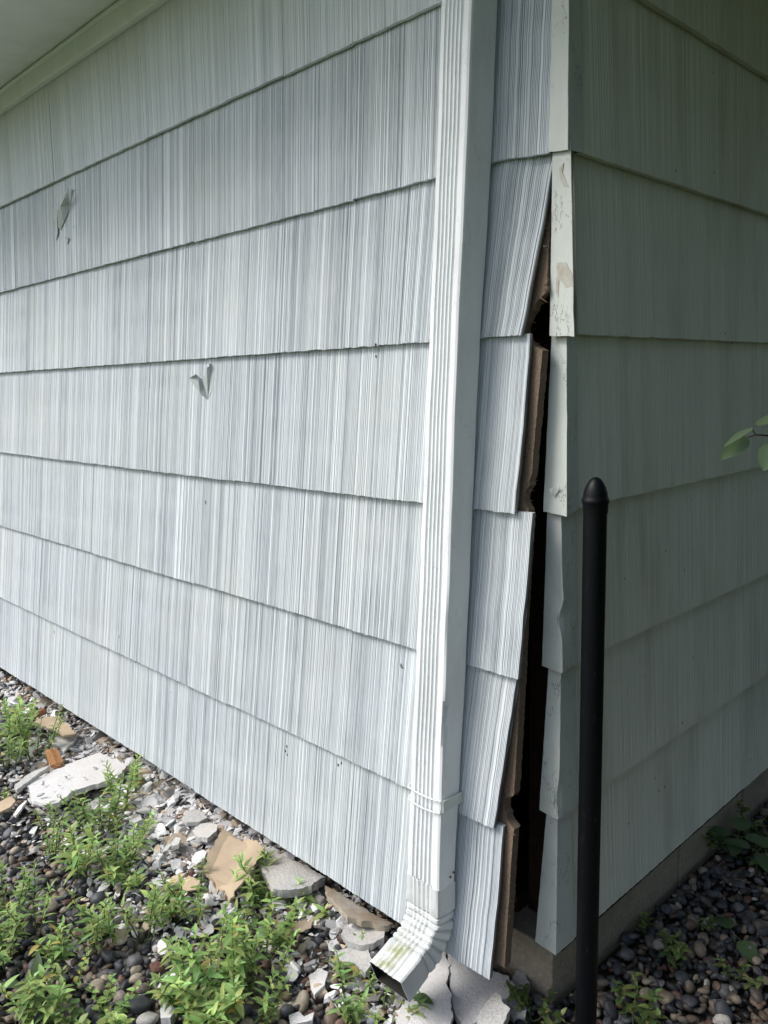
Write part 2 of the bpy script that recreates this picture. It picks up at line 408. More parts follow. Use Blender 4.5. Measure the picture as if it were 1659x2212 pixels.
right = empty('siding_wall', (0, 1.2, .13), 'shaded pale lap-siding wall to the right of the split corner, behind the black post', 'wall')
XR = [.0, 0, 0, 0, 0, 0, 0, 0]
RY = [0, .9, 1.9, 2.4]
for k in range(1, 8):
    zb = ZL[k]; zt = (ZL[k - 1] + .03) if k > 1 else 2.25
    s0 = [1.22, .93, 1.35, 1.02, 1.15, 1.28, .86][k - 1]
    ed = [.028, s0, s0 + 1.22, 3.6]
    if ed[2] > 3.4: ed = [.028, s0, 3.6]
    for j in range(len(ed) - 1):
        r = random.Random(k * 31 + j)
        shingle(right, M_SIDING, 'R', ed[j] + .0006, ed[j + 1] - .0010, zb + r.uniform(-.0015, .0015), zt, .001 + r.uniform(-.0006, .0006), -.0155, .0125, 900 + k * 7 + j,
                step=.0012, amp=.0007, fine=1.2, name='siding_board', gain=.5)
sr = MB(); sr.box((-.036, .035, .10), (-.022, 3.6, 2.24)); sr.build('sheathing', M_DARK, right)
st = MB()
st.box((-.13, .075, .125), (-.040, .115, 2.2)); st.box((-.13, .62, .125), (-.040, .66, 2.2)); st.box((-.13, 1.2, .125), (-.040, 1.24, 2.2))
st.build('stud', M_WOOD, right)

# bent metal corner caps, one to a course
CAPS = [  # z top, z bottom, left edge top/bottom, corner x top/bottom, y of the left flange top/bottom, right flange reach
    (2.24, 1.900, -.034, -.033, .000, .004, -.010, -.015, .032), (1.93, 1.603, -.034, -.033, -.004, .004, -.008, -.016, .032),
    (1.63, 1.303, -.031, -.027, .003, .022, -.008, -.018, .012), (1.33, .996, -.031, -.037, -.002, .012, -.004, -.018, .034),
    (1.02, .708, -.036, -.037, -.007, .007, -.006, -.018, .040), (.73, .4205, -.029, -.040, -.003, .003, -.006, -.018, .045),
    (.445, .137, -.030, -.049, -.008, -.001, -.005, -.016, .040)]
for ci, (zt, zb, lt, lb, ct, cb, yt, yb, rf) in enumerate(CAPS):
    rg = random.Random(40 + ci); rows = 26; V = []
    prof_n = 12
    dents = [(rg.uniform(0, 1), rg.uniform(.1, .9), rg.uniform(-.0008, .0008), rg.uniform(.03, .08)) for _ in range(7)]
    if ci == 4: dents += [(.5, .30, -.004, .08), (.45, .42, .002, .06)]
    if ci == 5: dents += [(.35, .12, -.004, .10)]
    for i in range(rows + 1):
        t = i / rows; z = zt + (zb - zt) * t
        xl = lt + (lb - lt) * t; xc = ct + (cb - ct) * t; y = yt + (yb - yt) * t
        xl += rg.uniform(-.0003, .0003)
        pts = []
        for j in range(6): u = j / 5; pts.append((xl + (xc - .0010 - xl) * u, y, u * .5))
        pts.append((xc - .0003, y + .0003, .5))
        xr = (xc * .6 + .0025) if rf > .02 else xc
        xend = max(.0022 + (.0125 if False else 0) - .0115 * (1 - t), -.008)
        for j in range(6):
            u = j / 5; pts.append((xc + (xend + .0006 - xc) * min(1, u * 1.0), y + .0010 + (rf - y) * u, .5 + u * .5))
        for jj, (px, py, u) in enumerate(pts):
            dd = sum(a * math.exp(-(((1 - t) - tz) / s) ** 2 - ((u - uu) / .28) ** 2) for uu, tz, a, s in dents)
            w = 1 if u < .5 else 0
            V.append((px + (0 if w else dd) + (dd * .8 if u == .5 else 0), py + (dd if w else 0), z + (rg.uniform(-.0006, .0006) if i in (0, rows) else 0)
                      + (-.004 * (1 - abs(u - .5) * 2) if i == rows else 0)))
    nn = 13; Fs = []
    for i in range(rows):
        for j in range(nn - 1):
            a = i * nn + j; Fs.append((a, a + nn, a + nn + 1, a + 1))
    o = meshobj('corner_cap', V, Fs, M_CAP, right, False); o.modifiers.new('es', 'EDGE_SPLIT').split_angle = math.radians(18)
    md = o.modifiers.new('thick', 'SOLIDIFY'); md.thickness = .0012; md.offset = -1
    if ci == 2: cap2 = o; o['label'] = 'corner cap with flaking paint and bare patches'
    if ci == 4: o['label'] = 'dented corner cap'

def patch(pts, y, name, mt, parent, thick=.0006, n=1):
    P = [at(px, py, 1, y) for px, py in pts]; c = sum(P) / len(P); fv = []; rr = random.Random(len(pts))
    out = []
    for a, b in zip(P, P[1:] + P[:1]):
        for k in range(4): q = a + (b - a) * k / 4; out.append(q + (q - c) * rr.uniform(-.06, .06))
    mb = MB(); L_ = len(out)
    mb.add([tuple(q) for q in out] + [(q[0], q[1] + thick, q[2]) for q in out],
           [tuple(range(L_)), tuple(range(2 * L_ - 1, L_ - 1, -1))] + [(i, i + L_, (i + 1) % L_ + L_, (i + 1) % L_) for i in range(L_)])
    return mb.build(name, mt, parent)
def capy(z): return -.008 + (-.018 + .008) * (1.63 - z) / (1.63 - 1.303)
patch([(1202, 566), (1222, 566), (1236, 592), (1239, 622), (1226, 628), (1216, 612), (1203, 600)], capy(1.42) - .0012, 'bare_patch', M_PEEL, cap2, .002)
patch([(1208, 362), (1217, 352), (1214, 372), (1222, 388), (1228, 404), (1217, 402), (1209, 384)], capy(1.56) - .0012, 'bare_patch', M_PEEL, cap2, .002)
patch([(1201, 600), (1207, 606), (1205, 640), (1200, 632)], capy(1.39) - .0012, 'bare_patch', M_PEEL, cap2, .002)
# curling paint on the caps
def curl(name, px, offs, basey, mt, parent, solid=.0009, smooth=True):
    """px: photo points round the flap; offs: how far each stands off the wall"""
    P = []
    for (x, y), o in zip(px, offs):
        z = 1.0
        for _ in range(6): z = at(x, y, 1, basey(z) - o)[2]
        P.append(at(x, y, 1, basey(z) - o))
    n = len(P); c = sum(P) / n
    bm = bmesh.new(); vs = [bm.verts.new(p) for p in P]; bm.faces.new(vs)
    bmesh.ops.triangulate(bm, faces=bm.faces[:]); bmesh.ops.subdivide_edges(bm, edges=bm.edges[:], cuts=2, use_grid_fill=True)
    me = bpy.data.meshes.new(name); bm.to_mesh(me); bm.free(); me.materials.append(mt)
    a = me.color_attributes.new('tint', 'FLOAT_COLOR', 'POINT')
    for i in range(len(me.vertices)): a.data[i].color = (.15, .15, .15, 1)
    o = bpy.data.objects.new(name, me); col.objects.link(o); o.parent = parent; o.matrix_parent_inverse = Matrix.Translation(-Vector(parent.location))
    md = o.modifiers.new('thick', 'SOLIDIFY'); md.thickness = solid; md.offset = 0
    return o
S8 = lambda x, y: (x * .15624, 259.2 + y * .15624)
S7 = lambda x, y: (x * .36456, 734.4 + y * .36456)
wy = lambda z: wall_y(z) + .004
def face_y(z):
    """face of the shingles at height z, lap taper included"""
    for k in range(1, 8):
        if z >= ZL[k]:
            zt = ZL[k - 1] + .035; t = (z - ZL[k]) / (zt - ZL[k]); return YL[k] + (wall_y(zt) + .0145 - YL[k]) * t
    return YL[7]
curl('paint_curl', [S8(*p) for p in [(738, 1235), (765, 1258), (797, 1255), (792, 1400), (800, 1560), (780, 1665), (752, 1400)]], [.010, .006, .012, .006, .004, .001, .002], face_y, M_FLAP, left)
curl('paint_curl', [S8(*p) for p in [(862, 1005), (925, 992), (945, 1060), (965, 1150), (935, 1290), (880, 1420), (835, 1520), (805, 1480), (797, 1290), (835, 1190), (878, 1100)]],
     [.030, .030, .022, .004, .003, .003, .002, .006, .016, .022, .030], face_y, M_FLAP, left)
curl('paint_curl', [S8(*p) for p in [(925, 935), (950, 950), (978, 940), (972, 1080), (972, 1185), (950, 1080)]], [.012, .008, .010, .004, .001, .006], face_y, M_FLAP, left)
curl('paint_curl', [S8(*p) for p in [(893, 1625), (935, 1618), (945, 1650), (936, 1725)]], [.004, .006, .004, .001], face_y, M_FLAP, left)
curl('paint_curl', [S7(*p) for p in [(1120, 226), (1160, 202), (1172, 214), (1196, 230), (1230, 352), (1185, 318)]],
     [.030, .026, .016, .002, .001, .016], face_y, M_FLAP, left)
curl('paint_curl', [S7(*p) for p in [(1240, 142), (1254, 138), (1256, 300), (1232, 352), (1200, 234), (1203, 216), (1214, 212), (1212, 188), (1226, 184), (1228, 160), (1240, 158)]],
     [.010, .002, .001, .001, .010, .012, .011, .012, .012, .012, .011], face_y, M_FLAP, left)
capf = lambda z: capy(z) - .001
curl('paint_curl', [(1190 - 4, 1057), (1196, 1052), (1204, 1055), (1209, 1050), (1205, 1064), (1198, 1072), (1191, 1068)], [.010, .006, .003, .008, .002, .004, .008], lambda z: -.016, M_CAP, right)
# rust spots and dark nail holes in the shingles
nh = MB()
for px, py in [(100, 1356), (118, 1365), (738, 1648), (731, 1652), (617, 1622), (621, 1630), (445, 1085), (371, 1495), (294, 1428), (258, 1375), (50, 495), (51, 505), (867, 1437), (870, 1442), (620, 1612), (160, 490), (812, 745), (813, 770)]:
    z = 1.0
    for _ in range(6): p = at(px, py, 1, face_y(z)); z = p[2]
    r_ = rj.uniform(.0012, .0026); h = r_ * rj.uniform(1, 3)
    nh.add([(p[0] + r_ * math.cos(a) * rj.uniform(.6, 1.2), face_y(p[2]) - .0012, p[2] + h * math.sin(a)) for a in [i * math.pi / 4 for i in range(8)]], [tuple(range(8))])
nh.build('nail_hole', M_DARK, left)

nh = MB(); rj = random.Random(8)
for px, py in [(1547, 155), (1540, 373), (1645, 371), (1455, 370), (1562, 720), (1590, 740), (1430, 1057), (1594, 1057), (1500, 1080), (1440, 1190), (1465, 1232), (1477, 1232), (1590, 1290), (1630, 1255), (1420, 1682), (1426, 1710), (1439, 1700), (1560, 1470), (1470, 1560), (1380, 1900), (1360, 1780), (1620, 1640), (1500, 1420), (1350, 1250), (1397, 1460)]:
    p = at(px, py, 0, -.004); r_ = rj.uniform(.0010, .0020); h = r_ * rj.uniform(1, 3)
    k = max(q for q in range(1, 8) if ZL[q] >= p[2] - .0) if p[2] < 1.9 else 0
    zb = ZL[min(7, k + 1)] if k < 7 else ZL[7]; ztt = ZL[min(7, k)] + .03; t = (p[2] - zb) / max(.01, ztt - zb); xo = .001 + (-.0155 - .001) * t + .0010
    nh.add([(xo, p[1] + r_ * math.cos(a), p[2] + h * math.sin(a)) for a in [i * math.pi / 4 for i in range(8)]], [tuple(range(8))])
nh.build('nail_hole', M_DARK, right)

# ------------------------------------------------------------------ foundation
fd = empty('foundation', (-.02, .6, 0), 'dark concrete block foundation under the shaded siding', 'foundation')
r = random.Random(9)
ys_ = [.004, .160, .548, .928, 1.33, 1.74, 2.15, 2.56, 2.97, 3.5]
for a, b in zip(ys_[:-1], ys_[1:]):
    if b == .160: pass
    mb = MB(); mb.box((-.22, a + (.005 if a > .01 else 0), -.20), (-.022 + r.uniform(-.001, .001), b - .005, .121)); mb.build('concrete_block', M_BLOCK, fd, bevel=.004)
mb = MB(); mb.box((-.20, .1, -.2), (-.030, 3.5, .117)); mb.build('mortar', M_SOIL, fd)
xs_ = [-.225, -.62, -1.02, -1.42, -1.82, -2.22, -2.62, -3.02, -3.42, -3.82, -4.3]
for a, b in zip(xs_[:-1], xs_[1:]):
    mb = MB(); mb.box((b + .004, .006, -.20), (a - .004, .20, .119)); mb.build('concrete_block', M_BLOCK, fd, bevel=.004)

# ------------------------------------------------------------------ house shell (dark inside) and roof
hs = empty('house_shell', (-2, 1.6, 0), 'inside of the house with a bare floor seen through the split corner', 'house')
mb = MB(); mb.box((-4.3, .21, .06), (-.23, 3.5, .118)); mb.build('floor_deck', M_WOOD, hs)
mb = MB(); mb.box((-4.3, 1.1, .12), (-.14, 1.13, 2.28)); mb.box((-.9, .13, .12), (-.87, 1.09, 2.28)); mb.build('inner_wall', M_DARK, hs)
mb = MB(); mb.box((-4.42, -.02, .12), (-4.39, 3.55, 2.28)); mb.box((-4.38, 3.56, .12), (-.04, 3.6, 2.28)); mb.build('end_wall', M_SIDING, hs)
mb = MB(); mb.box((-.24, .125, .119), (-.14, .30, .16)); mb.box((-.7, .05, .119), (-.14, .09, .158)); mb.build('sill_plate', M_WOOD, hs)
rf = empty('roof', (-2, 1.5, 2.3), 'roof eave with painted soffit above the shingle wall', 'roof')
OV = .50
mb = MB(); mb.box((-4.9, -OV, 2.263), (OV, 4.1, 2.275)); mb.build('soffit', M_SOFFIT, rf)
mb = MB(); mb.box((-4.9, -OV - .022, 2.235), (OV + .02, -OV - .001, 2.42)); mb.box((OV + .001, -OV, 2.235), (OV + .021, 4.1, 2.42)); mb.build('fascia', M_SOFFIT, rf)
mb = MB(); mb.add([(-4.95, -OV - .06, 2.43), (OV + .06, -OV - .06, 2.43), (OV + .06, 4.15, 2.43), (-4.95, 4.15, 2.43), (-4, 1.4, 3.3), (-.8, 1.4, 3.3), (-.8, 2.1, 3.3), (-4, 2.1, 3.3)],
                  [(0, 1, 5, 4), (1, 2, 6, 5), (2, 3, 7, 6), (3, 0, 4, 7), (4, 5, 6, 7), (3, 2, 1, 0)]); mb.build('roof_deck', M_ROOF, rf)
gp = [(0, 2.40), (0, 2.30), (.012, 2.285), (.09, 2.285), (.11, 2.31), (.125, 2.40), (.12, 2.40), (.105, 2.313), (.088, 2.291), (.014, 2.291), (.006, 2.303), (.006, 2.40)]
mb = MB(); mb.sweep([[(x, -OV - .024 - a, z) for a, z in gp] for x in (-4.9, OV)]); mb.build('gutter', M_SPOUT, rf)

# ------------------------------------------------------------------ downspout
ds = empty('downspout', (-.18, -.16, .3), 'white ribbed metal downspout strapped to the corner of the shingle wall', 'downspout')
def spout_ring(xl, xr, yf, yb, z, ribs=True, dent=0):
    """closed section, ribs on the front face"""
    w = xr - xl; c = .006; P = []
    P += [(xl, yb - .0), (xl, yf + c), (xl + c * .3, yf + c * .3), (xl + c, yf)]
    a0, a1 = xl + w * .17, xl + w * .80
    nr = 5; 
    if ribs:
        for i in range(nr):
            s = a0 + (a1 - a0) * i / nr; e = a0 + (a1 - a0) * (i + 1) / nr; q = (e - s)
            for u, d in ((.02, 0), (.16, .0030), (.30, .0036), (.62, .0036), (.78, .0016), (.98, 0)): P.append((s + q * u, yf + d))
    else:
        for i in range(nr * 6): P.append((a0 + (a1 - a0) * (i + .5) / (nr * 6), yf + (.0012 * (1 + math.sin(i * 2 * math.pi / 6)) if ribs is None else 0)))
    P += [(xr - c, yf), (xr - c * .3 - dent * .4, yf + c * .3 + dent * .4), (xr - dent, yf + c + dent * .3)]
    for i in range(1, 5): P.append((xr - dent * (1 - i / 5) * .6, yf + c + (yb - yf - c) * i / 5))
    P += [(xr, yb)]
    return [(x, y, z) for x, y in P]
zk = [2.02, 1.857, 1.58, 1.296, .913, .48, .285]
XR_ = [-.112, -.120, -.131, -.139, -.141, -.141, -.143]; XL_ = [-.183, -.190, -.201, -.208, -.216, -.2215, -.2285]
YF_ = [-.104, -.107, -.115, -.129, -.153, -.183, -.192]
f = lambda z, a: float(np.interp(z, zk[::-1], a[::-1]))
rings = []; zz = 2.02
while zz >= .2849:
    dn = .014 * math.exp(-((zz - .628) / .020) ** 2) + .006 * math.exp(-((zz - .585) / .016) ** 2) + .0035 * math.exp(-((zz - .80) / .05) ** 2)
    wob = .0006 * math.sin(zz * 9) + .0004 * math.sin(zz * 31)
    rings.append(spout_ring(f(zz, XL_) + wob, f(zz, XR_) + wob, f(zz, YF_), wall_y(zz) - .006, zz, True, dn)); zz -= .0123
mb = MB(); mb.sweep(rings, cap=False); o = mb.build('pipe', M_SPOUT, ds, smooth=True); o.modifiers.new('es', 'EDGE_SPLIT').split_angle = math.radians(14)
# upper offset to the gutter
mb = MB(); up = []
for (y, z) in [(-.075, 1.99), (-.075, 2.06), (-.10, 2.10), (-.62, 2.22), (-.70, 2.25), (-.70, 2.30)]:
    up.append([(-.188, y - .034, z), (-.110, y - .034, z), (-.110, y + .034, z + (.0 if y > -.09 or y < -.65 else .03)), (-.188, y + .034, z + (.0 if y > -.09 or y < -.65 else .03))])
mb.sweep(up); mb.build('offset_pipe', M_SPOUT, ds)

# elbow: crimped bend turning out from the wall
eb = empty; path = []
y0c, z0c = -.168, .318
P0 = [(-.1695, .2875), (-.1698, .270), (-.1703, .250), (-.171, .232)]
ang0 = 0; cy_, cz_ = -.1713, .230; ang = 0
segs = []
for i, p in enumerate(P0): segs.append((p[0], p[1], 0.0, 0))
nb = 36; total = math.radians(70); arc = .100
for i in range(1, nb + 1):
    ang = total * i / nb; cy_ -= math.sin(ang) * arc / nb; cz_ -= math.cos(ang) * arc / nb
    segs.append((cy_, cz_, ang, i))
for i in range(1, 9):
    cy_ -= math.sin(total) * .064 / 8; cz_ -= math.cos(total) * .064 / 8; segs.append((cy_, cz_, total, 100 + i))
mb = MB(); rings = []; rr = random.Random(21)
for si, (yc, zc, an, ph) in enumerate(segs):
    crimp = 0
    if 0 < ph < 100: crimp = .0026 * (1 if (ph % 6) in (0, 1) else 0) 
    w = .0862 if ph == 0 else (.0845 if ph < 100 else .0845 + .003 * (ph - 100) / 8)
    h = .0475 if ph == 0 else .0475 + .0045 * min(1, ph / 36)
    xm = -.1865 + .001
    sec = spout_ring(-w / 2 + crimp * .4, w / 2 - crimp, -h / 2 + crimp, h / 2 - crimp * .3, 0, True if False else None, .002 if ph > 10 else 0)
    ring = []
    for q, (x, t, _) in enumerate(sec):
        crush = .0008 * math.sin(x * 120 + ph * .35) + rr.uniform(-.0002, .0002)
        t2 = t + crush
        yy = yc + t2 * math.cos(an) - 0; z2 = zc - t2 * math.sin(an) * 1.0 * -1 * -1
        # normal to the path in the YZ plane: (cos, -sin)
        ring.append((xm + x + .0012 * math.sin(ph * .4 + t * 100), yy, zc - t2 * math.sin(an)))
    rings.append(ring)
n_ = len(rings[0]); V = [p for r_ in rings for p in r_]; Fs = []
colr = []
for si, s in enumerate(segs):
    g_ = max(0, min(1, (s[3] - 22) / 20 if s[3] < 100 else 1)) * .9; 
    for q in range(n_):
        xx = rings[si][q][0]; gg = g_ * math.exp(-((xx + .195) / .022) ** 2)
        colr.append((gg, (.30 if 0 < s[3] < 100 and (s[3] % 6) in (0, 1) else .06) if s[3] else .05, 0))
for i in range(len(rings) - 1):
    for j in range(n_): Fs.append((i * n_ + j, (i + 1) * n_ + j, (i + 1) * n_ + (j + 1) % n_, i * n_ + (j + 1) % n_))
el = meshobj('elbow', V, Fs, M_ELBOW, ds, True, colr=colr)
el.data.materials.append(M_INNER)
md = el.modifiers.new('thick', 'SOLIDIFY'); md.thickness = .0014; md.offset = -1; md.material_offset = 1; md.material_offset_rim = 0
el.modifiers.new('es', 'EDGE_SPLIT').split_angle = math.radians(30)
# debris caught in the mouth
mb = MB(); rr = random.Random(5); e_ = segs[-9]
for i in range(60):
    x = -.184 + rr.uniform(-.036, .036); t = rr.uniform(-.004, .027); s = rr.uniform(.004, .011); yb_ = e_[0] + rr.uniform(-.012, .02)
    c = Vector((x, yb_ + t * math.cos(total), e_[1] - t * math.sin(total))); d1 = Vector((rr.uniform(-1, 1), rr.uniform(-1, 1), rr.uniform(-1, 1))).normalized() * s; d2 = d1.orthogonal().normalized() * s * .4
    mb.add([c - d1, c + d2, c + d1, c - d2], [(0, 1, 2, 3)])
mb.build('caught_litter', M_WASTE, el)
mb = MB()
for px, py, yy in [(972, 1894, 0), (979, 1884, 0)]:
    p = at(px, py, 0, -.1415)
    ringp = [(-.1400, p[1] + .0022 * math.cos(a), p[2] + .0022 * math.sin(a)) for a in [i * math.pi / 4 for i in range(8)]]
    mb.add(ringp, [tuple(range(8))])
mb.build('screw', M_RUST, ds, solid=.002)
# strap: two wire edges joined by a thin band
zs = .455; xl, xr = f(zs, XL_) - .004, f(zs, XR_) + .003; yf = f(zs, YF_) - .003; yw = wall_y(zs)
def strap_path(dz, bow): 
    P = [(xl - .006, yw - .004, zs + dz + .002), (xl - .003, yf + .012, zs + dz), (xl + .004, yf - .001, zs + dz)]
    for i in range(1, 8): u = i / 8; P.append((xl + .004 + (xr - xl - .008) * u, yf - .001 - bow * math.sin(math.pi * u), zs + dz - .002 * math.sin(math.pi * u)))
    P += [(xr - .003, yf, zs + dz), (xr, yf + .006, zs + dz)]
    return P
mb = MB(); mb.tube(strap_path(.012, .002), .0013, 8); mb.tube(strap_path(-.012, .004), .0013, 8)
mb.tube([(xr - .002, yf - .001, zs + .0125), (xr + .001, yf - .002, zs), (xr - .002, yf - .001, zs - .0125)], .0016, 8)
sp_ = mb.build('strap', M_SPOUT, ds, smooth=True)
mb = MB(); mb.box((xr + .0005, yf + .004, zs - .010), (xr + .0018, yw + .002, zs + .012)); mb.build('strap_plate', M_CAP, sp_)
mb = MB(); mb.box((xl - .007, yw - .014, zs - .013), (xl - .0055, yw + .002, zs + .014)); mb.build('strap_plate', M_CAP, sp_)

# ------------------------------------------------------------------ post
PX, PY = .093, -.060
pt = empty('metal_post', (PX, PY, 0), 'slim black metal post with a rounded acorn cap standing before the split corner', 'post')
def lathe(prof, name, mt, parent, n=40):
    mb = MB(); mb.sweep([[(PX + r_ * math.cos(2 * math.pi * k / n), PY + r_ * math.sin(2 * math.pi * k / n), z) for k in range(n)] for r_, z in prof]); o = mb.build(name, mt, parent, smooth=True)
    o.modifiers.new('es', 'EDGE_SPLIT').split_angle = math.radians(45); return o
lathe([(.0192, -.1), (.0192, 1.03)], 'pole', M_POST, pt)
lathe([(.0205, 1.012), (.0208, 1.026), (.0215, 1.028), (.0222, 1.031), (.0218, 1.035), (.0205, 1.037), (.0200, 1.040), (.0190, 1.046), (.0165, 1.054), (.0130, 1.061), (.0085, 1.067), (.004, 1.070), (.0004, 1.0706)], 'cap', M_POST, pt)

# ------------------------------------------------------------------ gravel
def ico(sub):
    bm = bmesh.new(); bmesh.ops.create_icosphere(bm, subdivisions=sub, radius=1); bm.verts.ensure_lookup_table()
    v = np.array([x.co for x in bm.verts]); fc = np.array([[q.index for q in f_.verts] for f_ in bm.faces]); bm.free(); return v, fc
IV, IF = ico(3); IV2, IF2 = ico(2)
shapes = []; rng = np.random.default_rng(11)
def make_shapes(V0, n, ang):
    out = []
    for s in range(n):
        v = V0.copy()
        for _ in range(7):
            d = rng.normal(size=3); d /= np.linalg.norm(d); k = rng.uniform(.45, .85) if ang else rng.uniform(.68, .95)
            h = v @ d; over = np.maximum(0, h - k); v = v - np.outer(over * (.95 if ang else .75), d)
        v *= np.array([1, rng.uniform(.62, .95), rng.uniform(.42, .75)]); out.append(v)
    if n > 1 and not ang: out = out[:n * 2 // 3] + make_shapes(V0, n - n * 2 // 3, True)
    return out
def rotm(a, b, c):
    ca, sa, cb, sb, cc, sc = np.cos(a), np.sin(a), np.cos(b), np.sin(b), np.cos(c), np.sin(c)
    Rz = np.array([[ca, -sa, 0], [sa, ca, 0], [0, 0, 1]]); Rx = np.array([[1, 0, 0], [0, cb, -sb], [0, sb, cb]]); Ry = np.array([[cc, 0, sc], [0, 1, 0], [-sc, 0, cc]])
    return Rz @ Rx @ Ry
PAL = [((.050, .055, .062), 5), ((.085, .09, .10), 5), ((.13, .13, .135), 3), ((.035, .038, .042), 4), ((.15, .11, .08), 3), ((.22, .18, .135), 3), ((.30, .26, .20), 3), ((.14, .075, .06), 2), ((.38, .36, .32), 1), ((.10, .085, .07), 3)]
pc = np.array([p[0] for p in PAL]); pw = np.array([p[1] for p in PAL], float); pw /= pw.sum()
def mound(x, y):
    """height of the rubble heap along the foot of the leaning wall"""
    return .055 * math.exp(-((y + .14) / (.17 if x < -.85 else .11)) ** 2) * (1 / (1 + math.exp(-(x + 2.7) / .08))) * (1 / (1 + math.exp((x + .30) / .06))) if y < .1 else 0
def scatter(name, pts, sizes, V0, F0, nsh, ang, mt, cols, flat=.5, zs_=None):
    shp = make_shapes(V0, nsh, ang); Vs = []; Cs = []; Fs = []; b = 0; nv = len(V0)
    for i, ((x, y, z), s) in enumerate(zip(pts, sizes)):
        R_ = rotm(rng.uniform(0, 6.28), rng.normal(0, flat), rng.normal(0, flat)); v = (shp[rng.integers(nsh)] * s) @ R_.T
        Vs.append(v + np.array([x, y, z])); Cs.append(np.repeat(cols[i][None, :], nv, 0)); Fs.append(F0 + b); b += nv
    return meshobj(name, np.concatenate(Vs), np.concatenate(Fs), mt, None, True, colr=np.concatenate(Cs))
def in_bed(x, y): return not (x < -.045 and y > -.01) and not (x < -.01 and y > .0)
def bed(x0, x1, y0, y1, sp, keep=1.0):
    out = []
    for x in np.arange(x0, x1, sp):
        for y in np.arange(y0, y1, sp):
            a, b = x + rng.uniform(-.5, .5) * sp, y + rng.uniform(-.5, .5) * sp
            if in_bed(a, b) and rng.random() < keep: out.append((a, b))
    return out
P = bed(-2.9, 1.1, -1.0, 0, .0185) + bed(0, .95, 0, 2.2, .0185); pts = []; sz = []
for a, b in P:
    s = float(np.clip(rng.lognormal(math.log(.0112), .28), .006, .020)); pts.append((a, b, rng.uniform(-.004, .006) + mound(a, b) * .85)); sz.append(s)
P2 = bed(-2.9, 1.1, -1.0, 0, .036, .8) + bed(0, .95, 0, 2.2, .036, .8)
for a, b in P2:
    s = float(np.clip(rng.lognormal(math.log(.0135), .25), .008, .024)); pts.append((a, b, rng.uniform(.008, .016) + mound(a, b) * .8)); sz.append(s)
cols = pc[rng.choice(len(pc), len(pts), p=pw)] * rng.uniform(.7, 1.35, (len(pts), 1))
tag(scatter('gravel', pts, sz, IV2, IF2, 10, False, M_PEBBLE, cols), kind='stuff')

# ------------------------------------------------------------------ rubble
from mathutils.geometry import delaunay_2d_cdt
from mathutils import noise as mnoise
def plate(outline, thick, seed, rough=.004, n=5, bumps=.002, hf=None):
    """irregular broken plate from an outline in x,y with a rough broken rim"""
    r = random.Random(seed); out = []
    size = max(max(p[0] for p in outline) - min(p[0] for p in outline), max(p[1] for p in outline) - min(p[1] for p in outline))
    rough = min(rough, size * .018)
    for a, b in zip(outline, outline[1:] + outline[:1]):
        k_ = max(2, int(math.hypot(b[0] - a[0], b[1] - a[1]) / max(.004, size * .03)))
        for k in range(k_):
            t = k / k_; nx, ny = b[1] - a[1], a[0] - b[0]; L_ = math.hypot(nx, ny) or 1
            px, py = a[0] + (b[0] - a[0]) * t, a[1] + (b[1] - a[1]) * t
            j = (mnoise.noise(Vector((px * 60, py * 60, seed))) * rough * 1.6 + r.uniform(-.3, .3) * rough)
            out.append((px + nx / L_ * j, py + ny / L_ * j))
    m_ = len(out); cx_, cy_ = sum(p[0] for p in out) / m_, sum(p[1] for p in out) / m_
    sp = size / 16; inner = []
    x0, x1, y0, y1 = min(p[0] for p in out), max(p[0] for p in out), min(p[1] for p in out), max(p[1] for p in out)
    y = y0
    while y < y1:
        x = x0
        while x < x1:
            q = (x + r.uniform(-.3, .3) * sp, y + r.uniform(-.3, .3) * sp)
            ins = False
            for a, b in zip(out, out[1:] + out[:1]):
                if (a[1] > q[1]) != (b[1] > q[1]) and q[0] < (b[0] - a[0]) * (q[1] - a[1]) / (b[1] - a[1]) + a[0]: ins = not ins
            if ins and min(math.hypot(q[0] - o_[0], q[1] - o_[1]) for o_ in out) > sp * .45: inner.append(q)
            x += sp
        y += sp
    pts2 = [Vector(p) for p in out + inner]
    vo, eo, fo, ov, oe, of = delaunay_2d_cdt(pts2, [(i, (i + 1) % m_) for i in range(m_)], [], 1, 1e-7)
    nt = len(vo)
    if nt != len(pts2): out2 = out
    bump_ = lambda x, y: mnoise.noise(Vector((x * 22, y * 22, seed * 3.1))) * bumps * .5 + mnoise.noise(Vector((x * 90, y * 90, seed))) * bumps * .2
    V = [(v[0], v[1], thick * .5 + bump_(v[0], v[1])) for v in vo]
    Fs = [tuple(f_) for f_ in fo]
    idx = {}
    for i, lst in enumerate(ov):
        for q in lst: idx[q] = i
    top = [idx[i] for i in range(m_)]
    b1 = len(V); V += [(x + (x - cx_) * r.uniform(-.02, .03), y + (y - cy_) * r.uniform(-.02, .03), thick * r.uniform(-.15, .25)) for x, y in out]
    b2 = len(V); V += [(cx_ + (x - cx_) * r.uniform(.93, 1.0), cy_ + (y - cy_) * r.uniform(.93, 1.0), -thick * .5) for x, y in out]
    for i in range(m_):
        j = (i + 1) % m_; Fs.append((b1 + i, b1 + j, top[j], top[i])); Fs.append((b2 + i, b2 + j, b1 + j, b1 + i))
    Fs.append(tuple(b2 + i for i in range(m_))[::-1])
    return V, Fs, (cx_, cy_)
